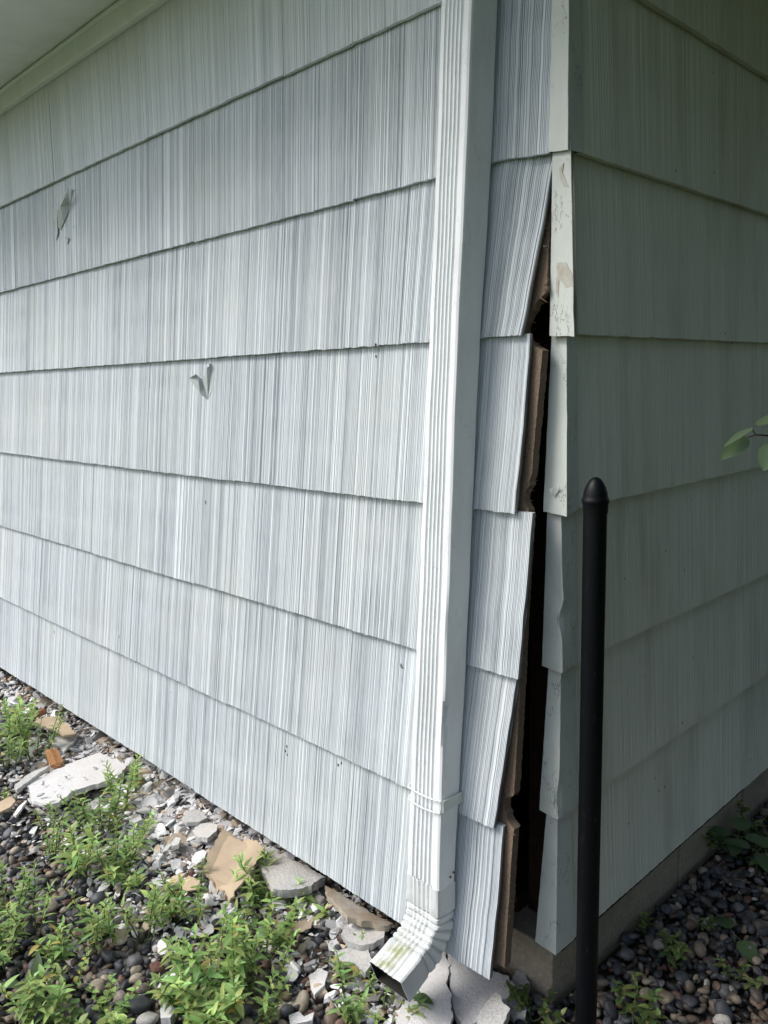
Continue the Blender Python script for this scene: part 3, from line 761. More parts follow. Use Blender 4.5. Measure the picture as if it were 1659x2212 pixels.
def chunk(name, label, cat, group, px, z, thick, mt, tilt=(0, 0), seed=1, rough=.006, bend=None, bumps=.003):
    """px: outline in photo positions laid on the level z"""
    W = [at(x, y, 2, z) for x, y in px]; outl = [(p[0], p[1]) for p in W]
    V, Fs, c = plate(outl, thick, seed, rough, 6, bumps)
    tx, ty = tilt; V2 = []
    for x, y, h in V:
        dx, dy = x - c[0], y - c[1]; hh = h + dx * tx + dy * ty + (bend(dx, dy) if bend else 0); V2.append((x, y, z + hh))
    mb = MB(); mb.add(V2, Fs); o = mb.build(name, mt, smooth=True); o.modifiers.new('es', 'EDGE_SPLIT').split_angle = math.radians(30); tag(o, label, cat, group)
    return o
Z1 = lambda x, y: (x * .36456, 1468.8 + y * .36456)
Z2 = lambda x, y: (518.4 + x * .36456, 1468.8 + y * .36456)
Z3 = lambda x, y: (950.4 + x * .42706, 1468.8 + y * .42706)
GR = 'broken wall pieces lying along the foot of the shingle wall'
chunk('stucco_slab', 'large white stucco slab lying flat beneath the left part of the shingle wall', 'slab', GR, [Z1(*p) for p in [(165, 640), (200, 605), (300, 562), (440, 500), (590, 455), (700, 500), (765, 528), (690, 605), (600, 625), (430, 672), (350, 735), (270, 752), (200, 725)]], .075, .018, M_PLASTER, (0, .03), 1)
chunk('stucco_slab', 'long grey slab fragment propped on the left edge of the large white slab', 'slab', GR, [Z1(*p) for p in [(85, 630), (150, 580), (240, 545), (300, 530), (230, 570), (150, 620), (100, 655)]], .085, .014, M_GREYPL, (0, .1), 2)
chunk('board_piece', 'creased tan paper-faced board piece below the middle of the shingle wall', 'board', GR, [Z1(*p) for p in [(1200, 1165), (1245, 1070), (1325, 942), (1380, 962), (1455, 978), (1530, 1030), (1562, 1062), (1515, 1150), (1480, 1215), (1420, 1270), (1370, 1335), (1330, 1265), (1285, 1225)]], .085, .007, M_TAN, (.0, .10), 3, .004,
      bend=lambda dx, dy: .42 * min(abs(dx * .80 + dy * .60 + .012), .05) - .012 * math.exp(-((dx * .8 + dy * .6 + .012) / .006) ** 2))
chunk('board_piece', 'tan board piece with a thick broken rim at the far left of the wall foot', 'board', GR, [Z1(*p) for p in [(205, 250), (270, 222), (345, 225), (410, 280), (455, 325), (380, 335), (320, 300), (250, 275)]], .10, .008, M_TAN, (0, .05), 4)
chunk('board_piece', 'dark grey layered board under the tan board at the far left', 'board', GR, [Z1(*p) for p in [(300, 330), (380, 340), (470, 330), (450, 375), (380, 440), (350, 400), (300, 375)]], .07, .01, M_GREYPL, (.1, .1), 5)
chunk('board_piece', 'small torn tan paper scrap left of the creased tan board', 'paper', GR, [Z1(*p) for p in [(1050, 1210), (1120, 1165), (1185, 1200), (1180, 1245), (1100, 1245)]], .045, .003, M_TAN, (0, .2), 6)
chunk('board_piece', 'narrow upright tan strip among the weeds right of the large slab', 'board', GR, [Z1(*p) for p in [(385, 930), (430, 840), (470, 775), (455, 860), (420, 945)]], .06, .004, M_TAN, (.5, .2), 7)
chunk('stucco_slab', 'pale plaster chunk with bare brown backing against the wall foot left of the elbow', 'slab', GR, [Z2(*p) for p in [(500, 1225), (590, 1268), (700, 1340), (820, 1405), (905, 1440), (850, 1470), (740, 1462), (640, 1452), (600, 1400), (520, 1300)]], .075, .016, speckled('tan_plaster', (.40, .33, .25), (.33, .27, .2), (.55, .54, .5), 30, .9, .004, .8, 14), (0, -.3), 8)
chunk('stucco_slab', 'layered plaster piece between the creased tan board and the brown-backed chunk', 'slab', GR, [Z2(*p) for p in [(90, 1030), (170, 1000), (260, 1050), (400, 1120), (500, 1190), (420, 1255), (300, 1290), (200, 1290), (150, 1200), (110, 1110)]], .08, .022, M_GREYPL, (.05, -.1), 31)
chunk('stucco_slab', 'cracked white plaster piece just left of the elbow mouth', 'slab', GR, [Z2(*p) for p in [(625, 1455), (720, 1462), (800, 1490), (865, 1480), (850, 1560), (790, 1590), (700, 1590), (640, 1560), (600, 1510)]], .055, .016, M_GREYPL, (.1, .05), 9)
chunk('stucco_slab', 'grey plaster piece with weeds on it below the cracked piece by the elbow', 'slab', GR, [Z2(*p) for p in [(560, 1610), (650, 1600), (760, 1620), (790, 1700), (740, 1760), (680, 1690), (600, 1680)]], .04, .014, M_GREYPL, (.1, .1), 10)
chunk('stucco_slab', 'white stucco slab standing out from under the downspout elbow', 'slab', GR, [Z2(*p) for p in [(1150, 1640), (1212, 1605), (1235, 1700), (1225, 1800), (1250, 1900), (1255, 2060), (1250, 2200), (900, 2200), (925, 2038), (985, 1890), (1080, 1760)]], .035, .016, M_PLASTER, (.05, .05), 11)
chunk('stucco_slab', 'shaded stucco slab under the lowest shingle beside the foundation corner', 'slab', GR, [Z2(*p) for p in [(1228, 1640), (1330, 1680), (1480, 1755), (1590, 1790), (1625, 1835), (1590, 1890), (1520, 1940), (1480, 2000), (1330, 2060), (1270, 1980), (1240, 1800)]], .03, .02, M_PLASTER, (-.06, .10), 12)
chunk('stucco_slab', 'small rough plaster lump resting on the slab by the foundation corner', 'rubble', GR, [Z2(*p) for p in [(1460, 1930), (1510, 1880), (1540, 1900), (1560, 1960), (1600, 2000), (1560, 2100), (1440, 2100), (1400, 2020)]], .045, .025, M_GREYPL, (.2, .1), 13)
chunk('stucco_slab', 'grey broken slab in shade between the lowest shingle and foundation', 'slab', GR, [Z3(*p) for p in [(380, 1500), (420, 1500), (455, 1560), (400, 1620), (350, 1640), (350, 1560)]], .02, .018, M_GREYPL, (0, .1), 14)
chunk('stucco_slab', 'thin plaster flake in shade below the grey slab at the corner', 'slab', GR, [Z3(*p) for p in [(340, 1660), (400, 1630), (452, 1640), (430, 1720), (370, 1720)]], .012, .012, M_GREYPL, (.1, .1), 15)
chunk('stucco_slab', 'grey plaster chunk with a round white face near the creased tan board', 'rubble', GR, [Z1(*p) for p in [(1075, 830), (1100, 790), (1160, 785), (1200, 800), (1230, 830), (1180, 850), (1100, 850)]], .07, .012, M_GREYPL, (0, .1), 16)
chunk('stucco_slab', 'tall knobbly plaster chunk leaning behind the creased tan board', 'rubble', GR, [Z1(*p) for p in [(1145, 870), (1185, 840), (1240, 850), (1290, 890), (1285, 940), (1230, 975), (1180, 940), (1150, 905)]], .075, .014, M_GREYPL, (.3, .2), 17, .008)
chunk('stucco_slab', 'small bright white flake left of the creased tan board', 'rubble', GR, [Z1(*p) for p in [(1135, 1060), (1160, 1025), (1205, 1020), (1225, 1045), (1210, 1090), (1165, 1105), (1140, 1090)]], .06, .012, M_PLASTER, (.2, .2), 18)
chunk('stucco_slab', 'angular grey flake near the middle of the plaster rubble', 'rubble', GR, [Z1(*p) for p in [(765, 835), (800, 795), (830, 810), (845, 850), (800, 865)]], .065, .012, M_GREYPL, (.2, .1), 19)
chunk('stucco_slab', 'upright grey plaster shard left of the knobbly chunk', 'rubble', GR, [Z1(*p) for p in [(1015, 965), (1040, 935), (1072, 960), (1060, 1000), (1020, 995)]], .065, .012, M_GREYPL, (.3, .3), 20)
chunk('stucco_slab', 'white sliver sticking up at the left edge of the rubble', 'rubble', GR, [Z1(*p) for p in [(80, 800), (110, 750), (150, 715), (160, 725), (120, 790), (95, 820)]], .06, .008, M_PLASTER, (.3, .3), 21)
chunk('board_piece', 'tan and grey board half buried at the left frame edge below the long fragment', 'board', GR, [Z1(*p) for p in [(-40, 740), (60, 695), (95, 730), (60, 770), (-20, 800)]], .05, .008, M_TAN, (.1, .1), 22)
chunk('stucco_slab', 'white painted block lying on the pebbles at the bottom edge', 'rubble', GR, [Z1(*p) for p in [(950, 1975), (975, 1950), (1030, 1955), (1040, 2000), (1010, 2035), (955, 2030)]], .03, .022, M_PLASTER, (.1, .1), 23)
chunk('stucco_slab', 'long white plaster strip among weeds in the lower middle gravel', 'rubble', GR, [Z1(*p) for p in [(915, 1860), (960, 1790), (1040, 1700), (1075, 1690), (1050, 1760), (980, 1830), (930, 1885)]], .03, .012, M_PLASTER, (.1, .1), 24)
chunk('stucco_slab', 'white flake half under weeds right of the long plaster strip', 'rubble', GR, [Z1(*p) for p in [(1230, 1690), (1290, 1665), (1325, 1680), (1290, 1720), (1240, 1720)]], .03, .01, M_PLASTER, (.1, .1), 25)
chunk('stucco_slab', 'white plaster triangle among the weeds below the elbow mouth', 'rubble', GR, [Z2(*p) for p in [(410, 1760), (470, 1720), (520, 1750), (500, 1830), (440, 1880), (420, 1830)]], .025, .01, M_PLASTER, (.1, .1), 26)
chunk('stucco_slab', 'split white chip on the pebbles under the elbow at the frame foot', 'rubble', GR, [Z2(*p) for p in [(290, 1990), (350, 1975), (380, 2010), (440, 1990), (430, 2040), (300, 2050)]], .025, .01, M_PLASTER, (.1, .1), 27)
chunk('cardboard_scrap', 'curled grey-brown scrap lying on the pebbles at the lower left', 'scrap', None, [Z1(*p) for p in [(285, 1960), (330, 1900), (400, 1870), (450, 1910), (480, 1960), (440, 2050), (330, 2055)]], .025, .003, M_GREYLEAF, (.05, .1), 28, bend=lambda dx, dy: 6 * dx * dx)
def stick(name, label, cat, a, b, w, mt, seed):
    r = random.Random(seed); mb = MB(); A = Vector(at(*a[:2], 2, a[2])); B = Vector(at(*b[:2], 2, b[2])); d = (B - A).normalized(); s = d.cross(Vector((0, 0, 1))).normalized(); u = s.cross(d); rings = []
    for i in range(10):
        t = i / 9; c = A + (B - A) * t; ww = w * (1 if 0 < i < 9 else .6)
        rings.append([c + s * ww * p + u * ww * q * .45 + d * r.uniform(-.006, .006) * (i in (0, 9)) + s * r.uniform(-.0012, .0012) for p, q in ((-1, -1), (-.3, -1.2), (1, -1), (1.1, 0), (1, 1), (.2, 1.3), (-.5, .9), (-1, 1))])
    mb.sweep(rings); tag(mb.build(name, mt), label, cat)
stick('wood_splinter', 'orange split wood splinter between the far left boards and the large white slab', 'wood', (*Z1(300, 415), .09), (*Z1(345, 515), .06), .018, M_SPLINT, 3)
stick('wood_splinter', 'short pale tan stick standing in the pebbles left of centre', 'wood', (*Z1(150, 1190), .03), (*Z1(118, 1270), .02), .010, speckled('bleached_wood', (.40, .34, .24), (.3, .25, .17), (.35, .3, .2), 90, .8, .001), 5)
V0, F0 = ico(2)
def stone(name, label, cat, px, z, s, mt, seed, ang=True):
    global rng
    rng = np.random.default_rng(seed); v = make_shapes(IV, 1, ang)[0] * s; c = at(*px, 2, z); v = v @ rotm(seed, .2, .1).T
    o = meshobj(name, v + np.array(c), IF, mt, None, True, colr=np.full((len(v), 3), .3)); 
    if ang: o.modifiers.new('es', 'EDGE_SPLIT').split_angle = math.radians(35)
    tag(o, label, cat); return o
stone('brick_bit', 'orange brick bit tucked under the wall foot at the far left', 'brick', Z1(250, 195), .10, .03, M_BRICK, 2)
stone('stone', 'pale speckled oval stone at the bottom edge of the left gravel', 'stone', Z1(880, 2010), .03, .024, speckled('pale_granite', (.42, .41, .38), (.30, .30, .29), (.38, .36, .33), 260, .6, .001), 4, False)
stone('stone', 'pink-grey round stone in the lower left gravel', 'stone', Z1(712, 1885), .03, .019, speckled('pink_stone', (.30, .25, .225), (.22, .18, .165), (.26, .22, .2), 160, .6, .001), 6, False)
stone('stone', 'rough reddish lava stone in the lower middle gravel', 'stone', Z1(925, 1710), .03, .018, speckled('lava', (.17, .09, .07), (.09, .05, .04), (.12, .08, .06), 190, .9, .004), 7)
stone('stone', 'knobbly grey-brown aggregate lump at the lower middle of the gravel', 'stone', Z1(835, 1830), .03, .020, speckled('lump', (.22, .19, .16), (.12, .10, .085), (.18, .15, .12), 220, .9, .005), 8)
stone('stone', 'dark smooth slate-coloured stone beside the pale oval stone', 'stone', Z1(820, 1925), .03, .026, speckled('slate', (.06, .067, .072), (.045, .05, .055), (.07, .075, .08), 60, .5, .001), 9, False)

# heap of dust and small broken chips
mb = MB(); nx, ny = 110, 30; V = []; Fs = []
for i in range(nx + 1):
    for j in range(ny + 1):
        x = -2.9 + 2.75 * i / nx; y = -.62 + .62 * j / ny
        V.append((x, y, -.006 + mound(x, y) * .85 + .006 * math.sin(x * 37 + y * 11) * math.sin(y * 41 + x * 5) * (mound(x, y) > .01)))
for i in range(nx):
    for j in range(ny): a = i * (ny + 1) + j; Fs.append((a, a + ny + 1, a + ny + 2, a + 1))
mb.add(V, Fs); tag(mb.build('rubble_mound', speckled('plaster_dust', (.38, .36, .33), (.20, .185, .165), (.44, .42, .39), 90, .95, .006), smooth=True), kind='structure')
rng = np.random.default_rng(5)
pts = []; sz = []; cc = []
CH = [((.70, .70, .695), 7), ((.58, .57, .56), 6), ((.76, .76, .75), 6), ((.38, .37, .36), 2), ((.55, .45, .34), 4), ((.20, .19, .18), 2), ((.35, .29, .22), 2)]
chc = np.array([p[0] for p in CH]); chw = np.array([p[1] for p in CH], float); chw /= chw.sum()
while len(pts) < 8200:
    u = rng.random(); x = -2.75 + 2.55 * rng.random(); y = -.08 - abs(rng.normal(0, .19))
    dens = 1.0 if -1.9 < x < -.68 else .35
    if y < -.52 or rng.random() > dens or (x > -.68 and y < -.32): continue
    q_ = rng.random(); s = rng.uniform(.024, .044) if q_ < .045 and y > -.38 else (rng.uniform(.012, .025) if q_ < .32 else rng.uniform(.004, .012))
    pts.append((x, y, max(.012, mound(x, y)) + rng.uniform(0, .012))); sz.append(s); cc.append(chc[rng.choice(len(chc), p=chw)] * rng.uniform(.8, 1.2))
for q in [(390, 575), (410, 565), (600, 475), (500, 578), (350, 625), (330, 660), (255, 615), (625, 560), (560, 520), (340, 690), (290, 700), (240, 680), (700, 545)]:
    p = at(*Z1(*q), 2, .092); pts.append((p[0], p[1], .092)); sz.append(rng.uniform(.003, .013)); cc.append(np.array([.5, .5, .49]))
shp_save = make_shapes
def make_shapes(V0, n, ang):
    out = []
    for s in range(n):
        v = V0.copy(); flat = rng.uniform(.08, .28)
        for _ in range(9):
            a = rng.uniform(0, 6.28); d = np.array([math.cos(a), math.sin(a), rng.normal(0, .25)]); d /= np.linalg.norm(d); k = rng.uniform(.35, .8)
            h = v @ d; v = v - np.outer(np.maximum(0, h - k), d)
        v[:, 2] = np.clip(v[:, 2] * 1.3, -1, 1) ** 1; v[:, 2] = np.sign(v[:, 2]) * np.minimum(abs(v[:, 2]), .75); v *= np.array([1, rng.uniform(.5, 1), flat]); out.append(v)
    return out
o = scatter('plaster_rubble', pts, sz, IV2, IF2, 16, True, M_CHIP, np.array(cc), .38)
o.data.polygons.foreach_set('use_smooth', [False] * len(o.data.polygons)); tag(o, kind='stuff')

# ------------------------------------------------------------------ weeds
def leaf(mb, base, d, up, L_, w, colr, fold=.25, droop=.5, nseg=5):
    d = d.normalized(); s = d.cross(up); s = d.cross(Vector((1, 0, 0))) if s.length < .05 else s; s.normalize(); u = s.cross(d).normalized()
    vs = []; 
    for i in range(nseg + 1):
        t = i / nseg; ww = w * (math.sin(math.pi * min(1, (t * .92 + .06)) ** .8) ** .9 if i < nseg else 0) 
        c = base + d * (L_ * t) - u * (droop * L_ * t * t) ; e = u * (fold * ww)
        vs += [c - s * ww + e, c, c + s * ww + e]
    fs = []
    for i in range(nseg):
        a = i * 3; fs += [(a, a + 1, a + 4, a + 3), (a + 1, a + 2, a + 5, a + 4)]
    mb.add(vs, fs, colr)
def weed(x, y, z, label, h=.14, stems=6, spread=.05, leafL=.036, tone=1.0, seed=0, wide=.24, lean=(0, 0), grp='green weeds growing up through the gravel'):
    r = random.Random(seed); e = empty('weed', (x, y, z), label, 'weed', grp); lm, sm = MB(), MB()
    for s in range(stems):
        az = r.uniform(0, 6.28); rad = spread * r.random() ** .6; b = Vector((x + rad * math.cos(az) * .5, y + rad * math.sin(az) * .5, z - .01))
        hh = h * r.uniform(.55, 1.1); out = Vector((math.cos(az) * rad * 1.3 + lean[0] * hh, math.sin(az) * rad * 1.3 + lean[1] * hh, hh))
        pts_ = [b + out * t + Vector((0, 0, hh * .12 * math.sin(t * 3))) * (1 - t) + Vector((r.uniform(-.003, .003), r.uniform(-.003, .003), 0)) for t in [i / 6 for i in range(7)]]
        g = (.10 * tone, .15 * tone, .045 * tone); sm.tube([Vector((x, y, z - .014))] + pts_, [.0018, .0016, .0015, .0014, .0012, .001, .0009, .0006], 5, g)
        nl = max(4, int(hh / .0095)); a0 = r.uniform(0, 3)
        for k in range(nl):
            t = .18 + .82 * (k + .5) / nl; i = min(5, int(t * 6)); p = pts_[i].lerp(pts_[i + 1], t * 6 - i)
            for q in (0, 1):
                a = a0 + k * 1.65 + q * math.pi + r.uniform(-.3, .3); el = r.uniform(.15, .75) + (.35 if t > .85 else 0)
                L_ = leafL * r.uniform(.5, 1.2) * (1.1 - .5 * abs(t - .55)) * (.75 if t > .9 else 1)
                d = Vector((math.cos(a) * math.cos(el), math.sin(a) * math.cos(el), math.sin(el)))
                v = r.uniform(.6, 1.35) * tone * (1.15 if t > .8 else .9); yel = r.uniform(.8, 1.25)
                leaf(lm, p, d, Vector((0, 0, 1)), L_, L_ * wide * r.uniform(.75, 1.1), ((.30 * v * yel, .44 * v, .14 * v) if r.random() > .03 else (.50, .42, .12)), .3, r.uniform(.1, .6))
    lm.build('leaves', M_LEAF, e, smooth=True); sm.build('stem', M_STEM, e, smooth=True)
def WZ(f_, x, y, *a, **k):
    p = at(*f_(x, y), 2, .03); weed(p[0], p[1], .015, *a, **k)
W = [
 (Z1, 60, 480, 'tall bushy weed at the left frame edge beside the far left boards', .24, 14, .12, .042), (Z1, 190, 490, 'bushy weed leaning over the orange wood splinter', .22, 10, .09, .040),
 (Z1, 70, 330, 'dense weed at the frame edge touching the foot of the shingle wall', .20, 12, .10, .038), (Z1, 25, 700, 'tiny sprig at the frame edge left of the large white slab', .06, 3, .02, .03),
 (Z1, 800, 690, 'weed right of the large white slab reaching up over the shingle bottoms', .19, 5, .035, .036), (Z1, 470, 790, 'slim weed just below the large white slab', .12, 3, .03, .034),
 (Z1, 690, 830, 'weed against the right end of the large white slab', .17, 7, .06, .038), (Z1, 600, 930, 'leafy weed in the middle of the long weed patch below the slab', .18, 9, .08, .042),
 (Z1, 760, 1000, 'weed at the left edge of the grey plaster chips', .13, 7, .06, .036), (Z1, 300, 1020, 'weed among the pebbles at the left tip of the long patch', .14, 6, .06, .038),
 (Z1, 470, 1140, 'weed with big drooping leaves at the lower left of the long patch', .15, 7, .08, .048), (Z1, 660, 1160, 'broad drooping weed at the foot of the long patch', .14, 9, .09, .052),
 (Z1, 800, 1180, 'weed between the long patch and the plaster chips', .13, 6, .06, .038), (Z1, 290, 870, 'small weed at the upper left of the long patch', .12, 4, .04, .036),
 (Z1, 910, 690, 'dark sprig tucked under the shingle bottoms right of the slab', .08, 4, .04, .026),
 (Z1, 40, 1500, 'wide weed at the left frame edge halfway down the gravel', .17, 10, .09, .042), (Z1, 190, 1470, 'weed right of the wide weed at the left frame edge', .15, 7, .07, .040), (Z1, 30, 1640, 'drooping weed below the wide weed at the left frame edge', .10, 5, .05, .040),
 (Z1, 370, 1640, 'low weed standing alone in the left gravel', .12, 6, .06, .038), (Z1, 560, 1540, 'weed in the centre of the left gravel', .14, 8, .07, .040), (Z1, 700, 1500, 'weed right of the one in the centre of the left gravel', .11, 6, .06, .034),
 (Z1, 850, 1480, 'weed with long pointed leaves in the gravel below the plaster chips', .15, 6, .06, .050), (Z1, 1010, 1390, 'weed left of the small torn tan paper', .12, 7, .07, .040), (Z1, 1150, 1370, 'weed in front of the small torn tan paper', .13, 7, .07, .036),
 (Z1, 1330, 1480, 'fine weed below the creased tan board', .08, 5, .06, .034), (Z1, 1450, 1420, 'weed covering the lower tip of the creased tan board', .09, 5, .07, .040), (Z1, 1600, 1330, 'weed right of the creased tan board', .16, 9, .07, .040),
 (Z1, 1560, 1560, 'dense weed between the creased tan board and the elbow', .15, 10, .09, .042), (Z1, 1400, 1650, 'spreading weed left of the dense weeds below the tan board', .13, 8, .09, .042), (Z1, 1280, 1740, 'pointed weed beside the half hidden white flake', .12, 7, .07, .042),
 (Z1, 1110, 1830, 'pale green weed right of the long plaster strip', .14, 8, .08, .042), (Z1, 1230, 1930, 'large weed in the lower middle clump above the frame foot', .15, 10, .10, .044), (Z1, 1400, 1900, 'large leafy weed right of the lower middle clump', .16, 10, .10, .046),
 (Z1, 1560, 1850, 'weed left of and below the elbow mouth', .14, 9, .08, .042), (Z1, 1150, 2030, 'weed cut by the bottom frame edge at the lower middle', .11, 8, .08, .040), (Z1, 1500, 2040, 'weed cut by the bottom frame edge below the elbow', .11, 8, .09, .042),
 (Z1, 400, 1810, 'spindly weed with small leaves in the lower left gravel', .10, 4, .05, .022), (Z1, 60, 1990, 'pale weed in the bottom left corner', .13, 9, .09, .046), (Z1, 230, 2000, 'weed right of the bottom left corner', .10, 6, .06, .040),
 (Z1, 570, 1990, 'yellow-green weed with roundish leaves at the bottom left', .10, 8, .07, .028), (Z1, 690, 2010, 'roundish-leaved weed beside the dark slate stone', .09, 6, .06, .028),
 (Z2, 150, 1200, 'small sprig on the ground at the lower end of the tan board', .10, 4, .04, .036), (Z2, 500, 1400, 'weed in front of the pale chunk with brown backing', .12, 5, .05, .034), (Z2, 680, 1680, 'sprig growing beside the cracked plaster piece', .09, 4, .05, .040),
 (Z2, 640, 1860, 'weed between the plaster triangle and the elbow mouth', .09, 6, .07, .036), (Z2, 820, 1930, 'weed directly under the open elbow mouth', .08, 7, .07, .034), (Z2, 930, 2000, 'weed along the edge of the white slab under the elbow', .07, 5, .05, .032),
 (Z2, 700, 2020, 'weed at the frame foot left of the white slab', .08, 6, .07, .036)]
for i, (f_, x, y, lb, h, st_, spd, ll) in enumerate(W):
    WZ(f_, x, y, lb, h=h * .88, stems=max(3, int(st_ * .75)), spread=spd * .72, leafL=ll * [.70, .58, .82, .64][(i * 5) % 4], tone=[1.0, .85, 1.15, .92, 1.08, .8][i % 6], seed=100 + i, wide=[.15, .19, .13, .17, .22][(i * 7) % 5] if i not in (36, 39, 40) else .4)
GS = 'weeds in the shaded gravel strip'
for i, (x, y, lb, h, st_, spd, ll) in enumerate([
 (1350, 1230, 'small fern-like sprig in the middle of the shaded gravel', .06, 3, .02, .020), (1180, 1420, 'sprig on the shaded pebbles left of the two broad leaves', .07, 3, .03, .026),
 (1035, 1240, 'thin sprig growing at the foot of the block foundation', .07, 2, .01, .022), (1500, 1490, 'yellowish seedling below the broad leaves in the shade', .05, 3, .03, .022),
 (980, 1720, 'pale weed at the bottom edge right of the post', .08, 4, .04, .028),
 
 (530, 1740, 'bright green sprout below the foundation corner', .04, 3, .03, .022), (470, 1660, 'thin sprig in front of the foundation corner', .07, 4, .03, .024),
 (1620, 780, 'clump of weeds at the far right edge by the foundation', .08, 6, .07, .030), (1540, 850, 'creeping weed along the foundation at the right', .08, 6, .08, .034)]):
    WZ(Z3, x, y, lb, h=h, stems=st_, spread=spd, leafL=ll * .85, tone=.5, seed=300 + i, wide=.3, grp=GS)  # plant tone lowered, so the strip's shade is in the colour
def seedling(px, z, label, dirs, L_, w, seed, hgt=.05):
    r = random.Random(seed); p = at(*px, 2, z); e = empty('broadleaf_seedling', (p[0], p[1], 0), label, 'plant'); lm, sm = MB(), MB(); top = Vector((p[0], p[1], z + hgt))
    sm.tube([(p[0], p[1], 0), (p[0], p[1], z + hgt * .5), top], .0014, 6, (.10, .13, .05))
    for dx, dy, dz in dirs:
        d = Vector((dx, dy, dz)).normalized(); q = top + d * .018; sm.tube([top, q], .0009, 5, (.10, .13, .05))
        v = r.uniform(.8, 1.15); leaf(lm, q, d, Vector((0, 0, 1)), L_ * r.uniform(.85, 1.1), w, (.10 * v, .165 * v, .07 * v), .15, .35, 8)
    lm.build('leaves', M_LEAF, e, smooth=True); sm.build('stem', M_STEM, e, smooth=True)
seedling(Z3(1490, 1330), .01, 'seedling with two broad grey-green leaves on the shaded pebbles', [(-.8, .5, .1), (.7, -.4, -.1)], .055, .021, 1, .02)
seedling(Z3(1500, 880), .02, 'seedling with large heart-shaped leaves beside the foundation', [(-.6, -.3, .1), (.2, -.7, 0), (.8, .2, .1), (-.1, .8, .4)], .06, .024, 2, .05)
seedling(Z3(1600, 960), .02, 'seedling with pale broad leaves near the right frame edge by the foundation', [(.5, -.6, .1), (-.7, -.2, .2), (.2, .8, .3)], .06, .020, 3, .05)
seedling(Z1(215, 1860), .02, 'dandelion-like plant with upright bright leaves in the lower left gravel', [(-.5, .3, 1.1), (.2, .1, 1.6), (.7, -.2, .9), (-.2, -.6, .7)], .065, .012, 4, .0)
seedling(Z2(990, 1925), .02, 'single broad leaf sprouting at the elbow mouth above the white slab', [(.9, .2, .35), (-.2, -.6, .8)], .04, .012, 5, .02)

# ------------------------------------------------------------------ shrub whose twig reaches into the picture
sb = empty('shrub', (.80, .42, 0), 'shrub whose leafy twig reaches in from the right over the shaded siding', 'shrub'); lm, sm = MB(), MB(); r = random.Random(12)
root = Vector((.80, .42, 0))
TX = .42
stem_px = [(1614, 945), (1632, 939), (1659, 941), (1700, 950)]
tw = [Vector(at(x, y, 0, TX)) for x, y in stem_px]; twl = [tw[3] + Vector((.06, .03, -.02)), Vector((.68, .40, .95)), Vector((.77, .43, .55)), root]
sm.tube(tw + twl, [.0008, .001, .0013, .0018, .003, .005, .008, .011], 6, (.16, .13, .07))
def leaf_to(a, b, w, colr, up):
    A = Vector(at(*a, 0, TX)); B = Vector(at(*b, 0, TX)); d = B - A; leaf(lm, A, d, up, d.length, w, colr, .2, -.05 if b[1] < a[1] else .08, 8)
upv = Vector((.5, -.8, .4))
leaf_to((1612, 946), (1561, 987), .0105, (.11, .17, .085), upv)
leaf_to((1624, 925), (1564, 956), .0045, (.10, .15, .08), Vector((.2, -.3, .9)))
leaf_to((1636, 918), (1690, 895), .007, (.11, .16, .08), Vector((.3, -.5, .8)))
leaf_to((1668, 960), (1650, 1016), .0130, (.10, .155, .085), upv)
sm.tube([tw[1], Vector(at(1624, 925, 0, TX))], .0006, 5, (.14, .16, .07)); sm.tube([tw[2], Vector(at(1668, 960, 0, TX))], .0007, 5, (.14, .16, .07))
for i in range(34):
    az = r.uniform(-.9, 1.6); L0 = r.uniform(.12, .42); z0 = r.uniform(.3, 1.25); b = Vector((.80 - .1 * z0 * r.random(), .42, z0)); tip = b + Vector((L0 * math.cos(az), L0 * math.sin(az) + .08, r.uniform(.0, .25)))
    if tip.x < .72: tip.x = .74
    sm.tube([b, b.lerp(tip, .5) + Vector((0, 0, .03)), tip], [.003, .002, .001], 5, (.16, .13, .07))
    for k in range(9):
        p = b.lerp(tip, .3 + .7 * k / 8); d = Vector((r.uniform(-1, 1), r.uniform(-1, 1), r.uniform(-.2, .8))); v = r.uniform(.7, 1.2)
        leaf(lm, p, d, Vector((0, 0, 1)), .045, .012, (.08 * v, .14 * v, .05 * v), .2, .3)
lm.build('leaves', M_TREELEAF, sb, smooth=True); sm.build('stem', M_BARK, sb, smooth=True)

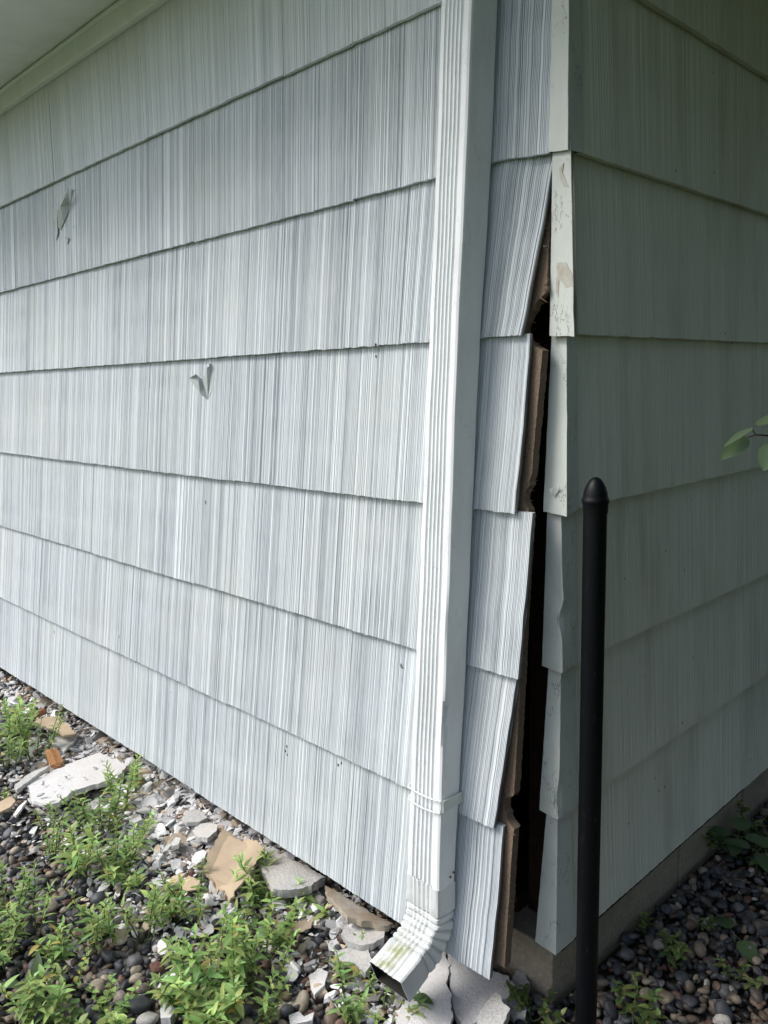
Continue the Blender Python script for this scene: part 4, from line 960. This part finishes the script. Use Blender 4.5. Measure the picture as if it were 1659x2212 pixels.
# ------------------------------------------------------------------ unseen trees added to shade the right-hand wall
def tree(x, y, h, rx, ry, z0, label, seed, nleaf=9000):
    r = np.random.default_rng(seed); e = empty('tree', (x, y, 0), label, 'tree', 'unseen trees added to shade the side of the house'); mb = MB(); rr = random.Random(seed)
    mb.tube([(x, y, -.05), (x + .05, y, h * .3), (x, y + .05, h * .6), (x, y, h * .92)], [.13, .10, .07, .02], 10)
    for i in range(14):
        z = h * rr.uniform(.12, .8); a = rr.uniform(0, 6.28); q = rr.uniform(.5, .9)
        mb.tube([(x, y, z), (x + math.cos(a) * rx * q * .5, y + math.sin(a) * ry * q * .5, z + .25), (x + math.cos(a) * rx * q, y + math.sin(a) * ry * q, z + .45)], [.04, .025, .01], 6)
    mb.build('trunk', M_BARK, e, smooth=True)
    nc = 60; cc_ = r.normal(size=(nc, 3)); cc_ /= np.linalg.norm(cc_, axis=1)[:, None]; cc_ *= r.uniform(.35, .92, (nc, 1)) ** .6
    idx = r.integers(nc, size=nleaf); p = cc_[idx] * np.array([rx, ry, (h - z0) / 2]) + r.normal(size=(nleaf, 3)) * .20 + np.array([x, y, (h + z0) / 2])
    p = p[p[:, 2] > .1]; nl = len(p); d = r.normal(size=(nl, 3)); d /= np.linalg.norm(d, axis=1)[:, None]; s = np.cross(d, r.normal(size=(nl, 3))); s /= np.linalg.norm(s, axis=1)[:, None]
    L_ = r.uniform(.05, .085, (nl, 1)); w = L_ * .33
    V = np.stack([p - d * L_, p + s * w, p + d * L_, p - s * w], 1).reshape(-1, 3); Fq = np.arange(nl * 4).reshape(-1, 4)
    v = r.uniform(.6, 1.3, (nl, 1)) * np.repeat(r.uniform(.75, 1.2, nc)[idx][:nl, None], 1, 1)[:nl]; c = np.array([[.065, .115, .035]]) * v
    meshobj('crown', V, Fq, M_TREELEAF, e, False, colr=np.repeat(c, 4, 0))
TREES = [(2.25, -1.0, 4.6, .95, .95, .1), (2.3, .3, 5.2, 1.0, 1.0, .1), (2.2, 1.6, 5.0, 1.0, 1.0, .1), (2.3, 3.0, 5.2, 1.0, 1.1, .1), (2.0, 4.6, 5.0, 1.2, 1.1, .1), (3.4, -.3, 6.0, 1.2, 1.3, .3), (3.4, 2.0, 6.2, 1.2, 1.4, .3)]
TL = ['front tree of the added leafy shade row beside the house', 'second tree of the added leafy shade row, level with the house corner', 'third tree of the added leafy shade row beside the siding', 'fourth tree of the added leafy shade row beside the siding', 'last tree of the added shade row behind the siding wall end', 'tall tree behind the front of the added shade row', 'tallest tree behind the middle of the added shade row']
for i, (a, lb) in enumerate(zip(TREES, TL)): tree(*a, lb, 50 + i, 5500)
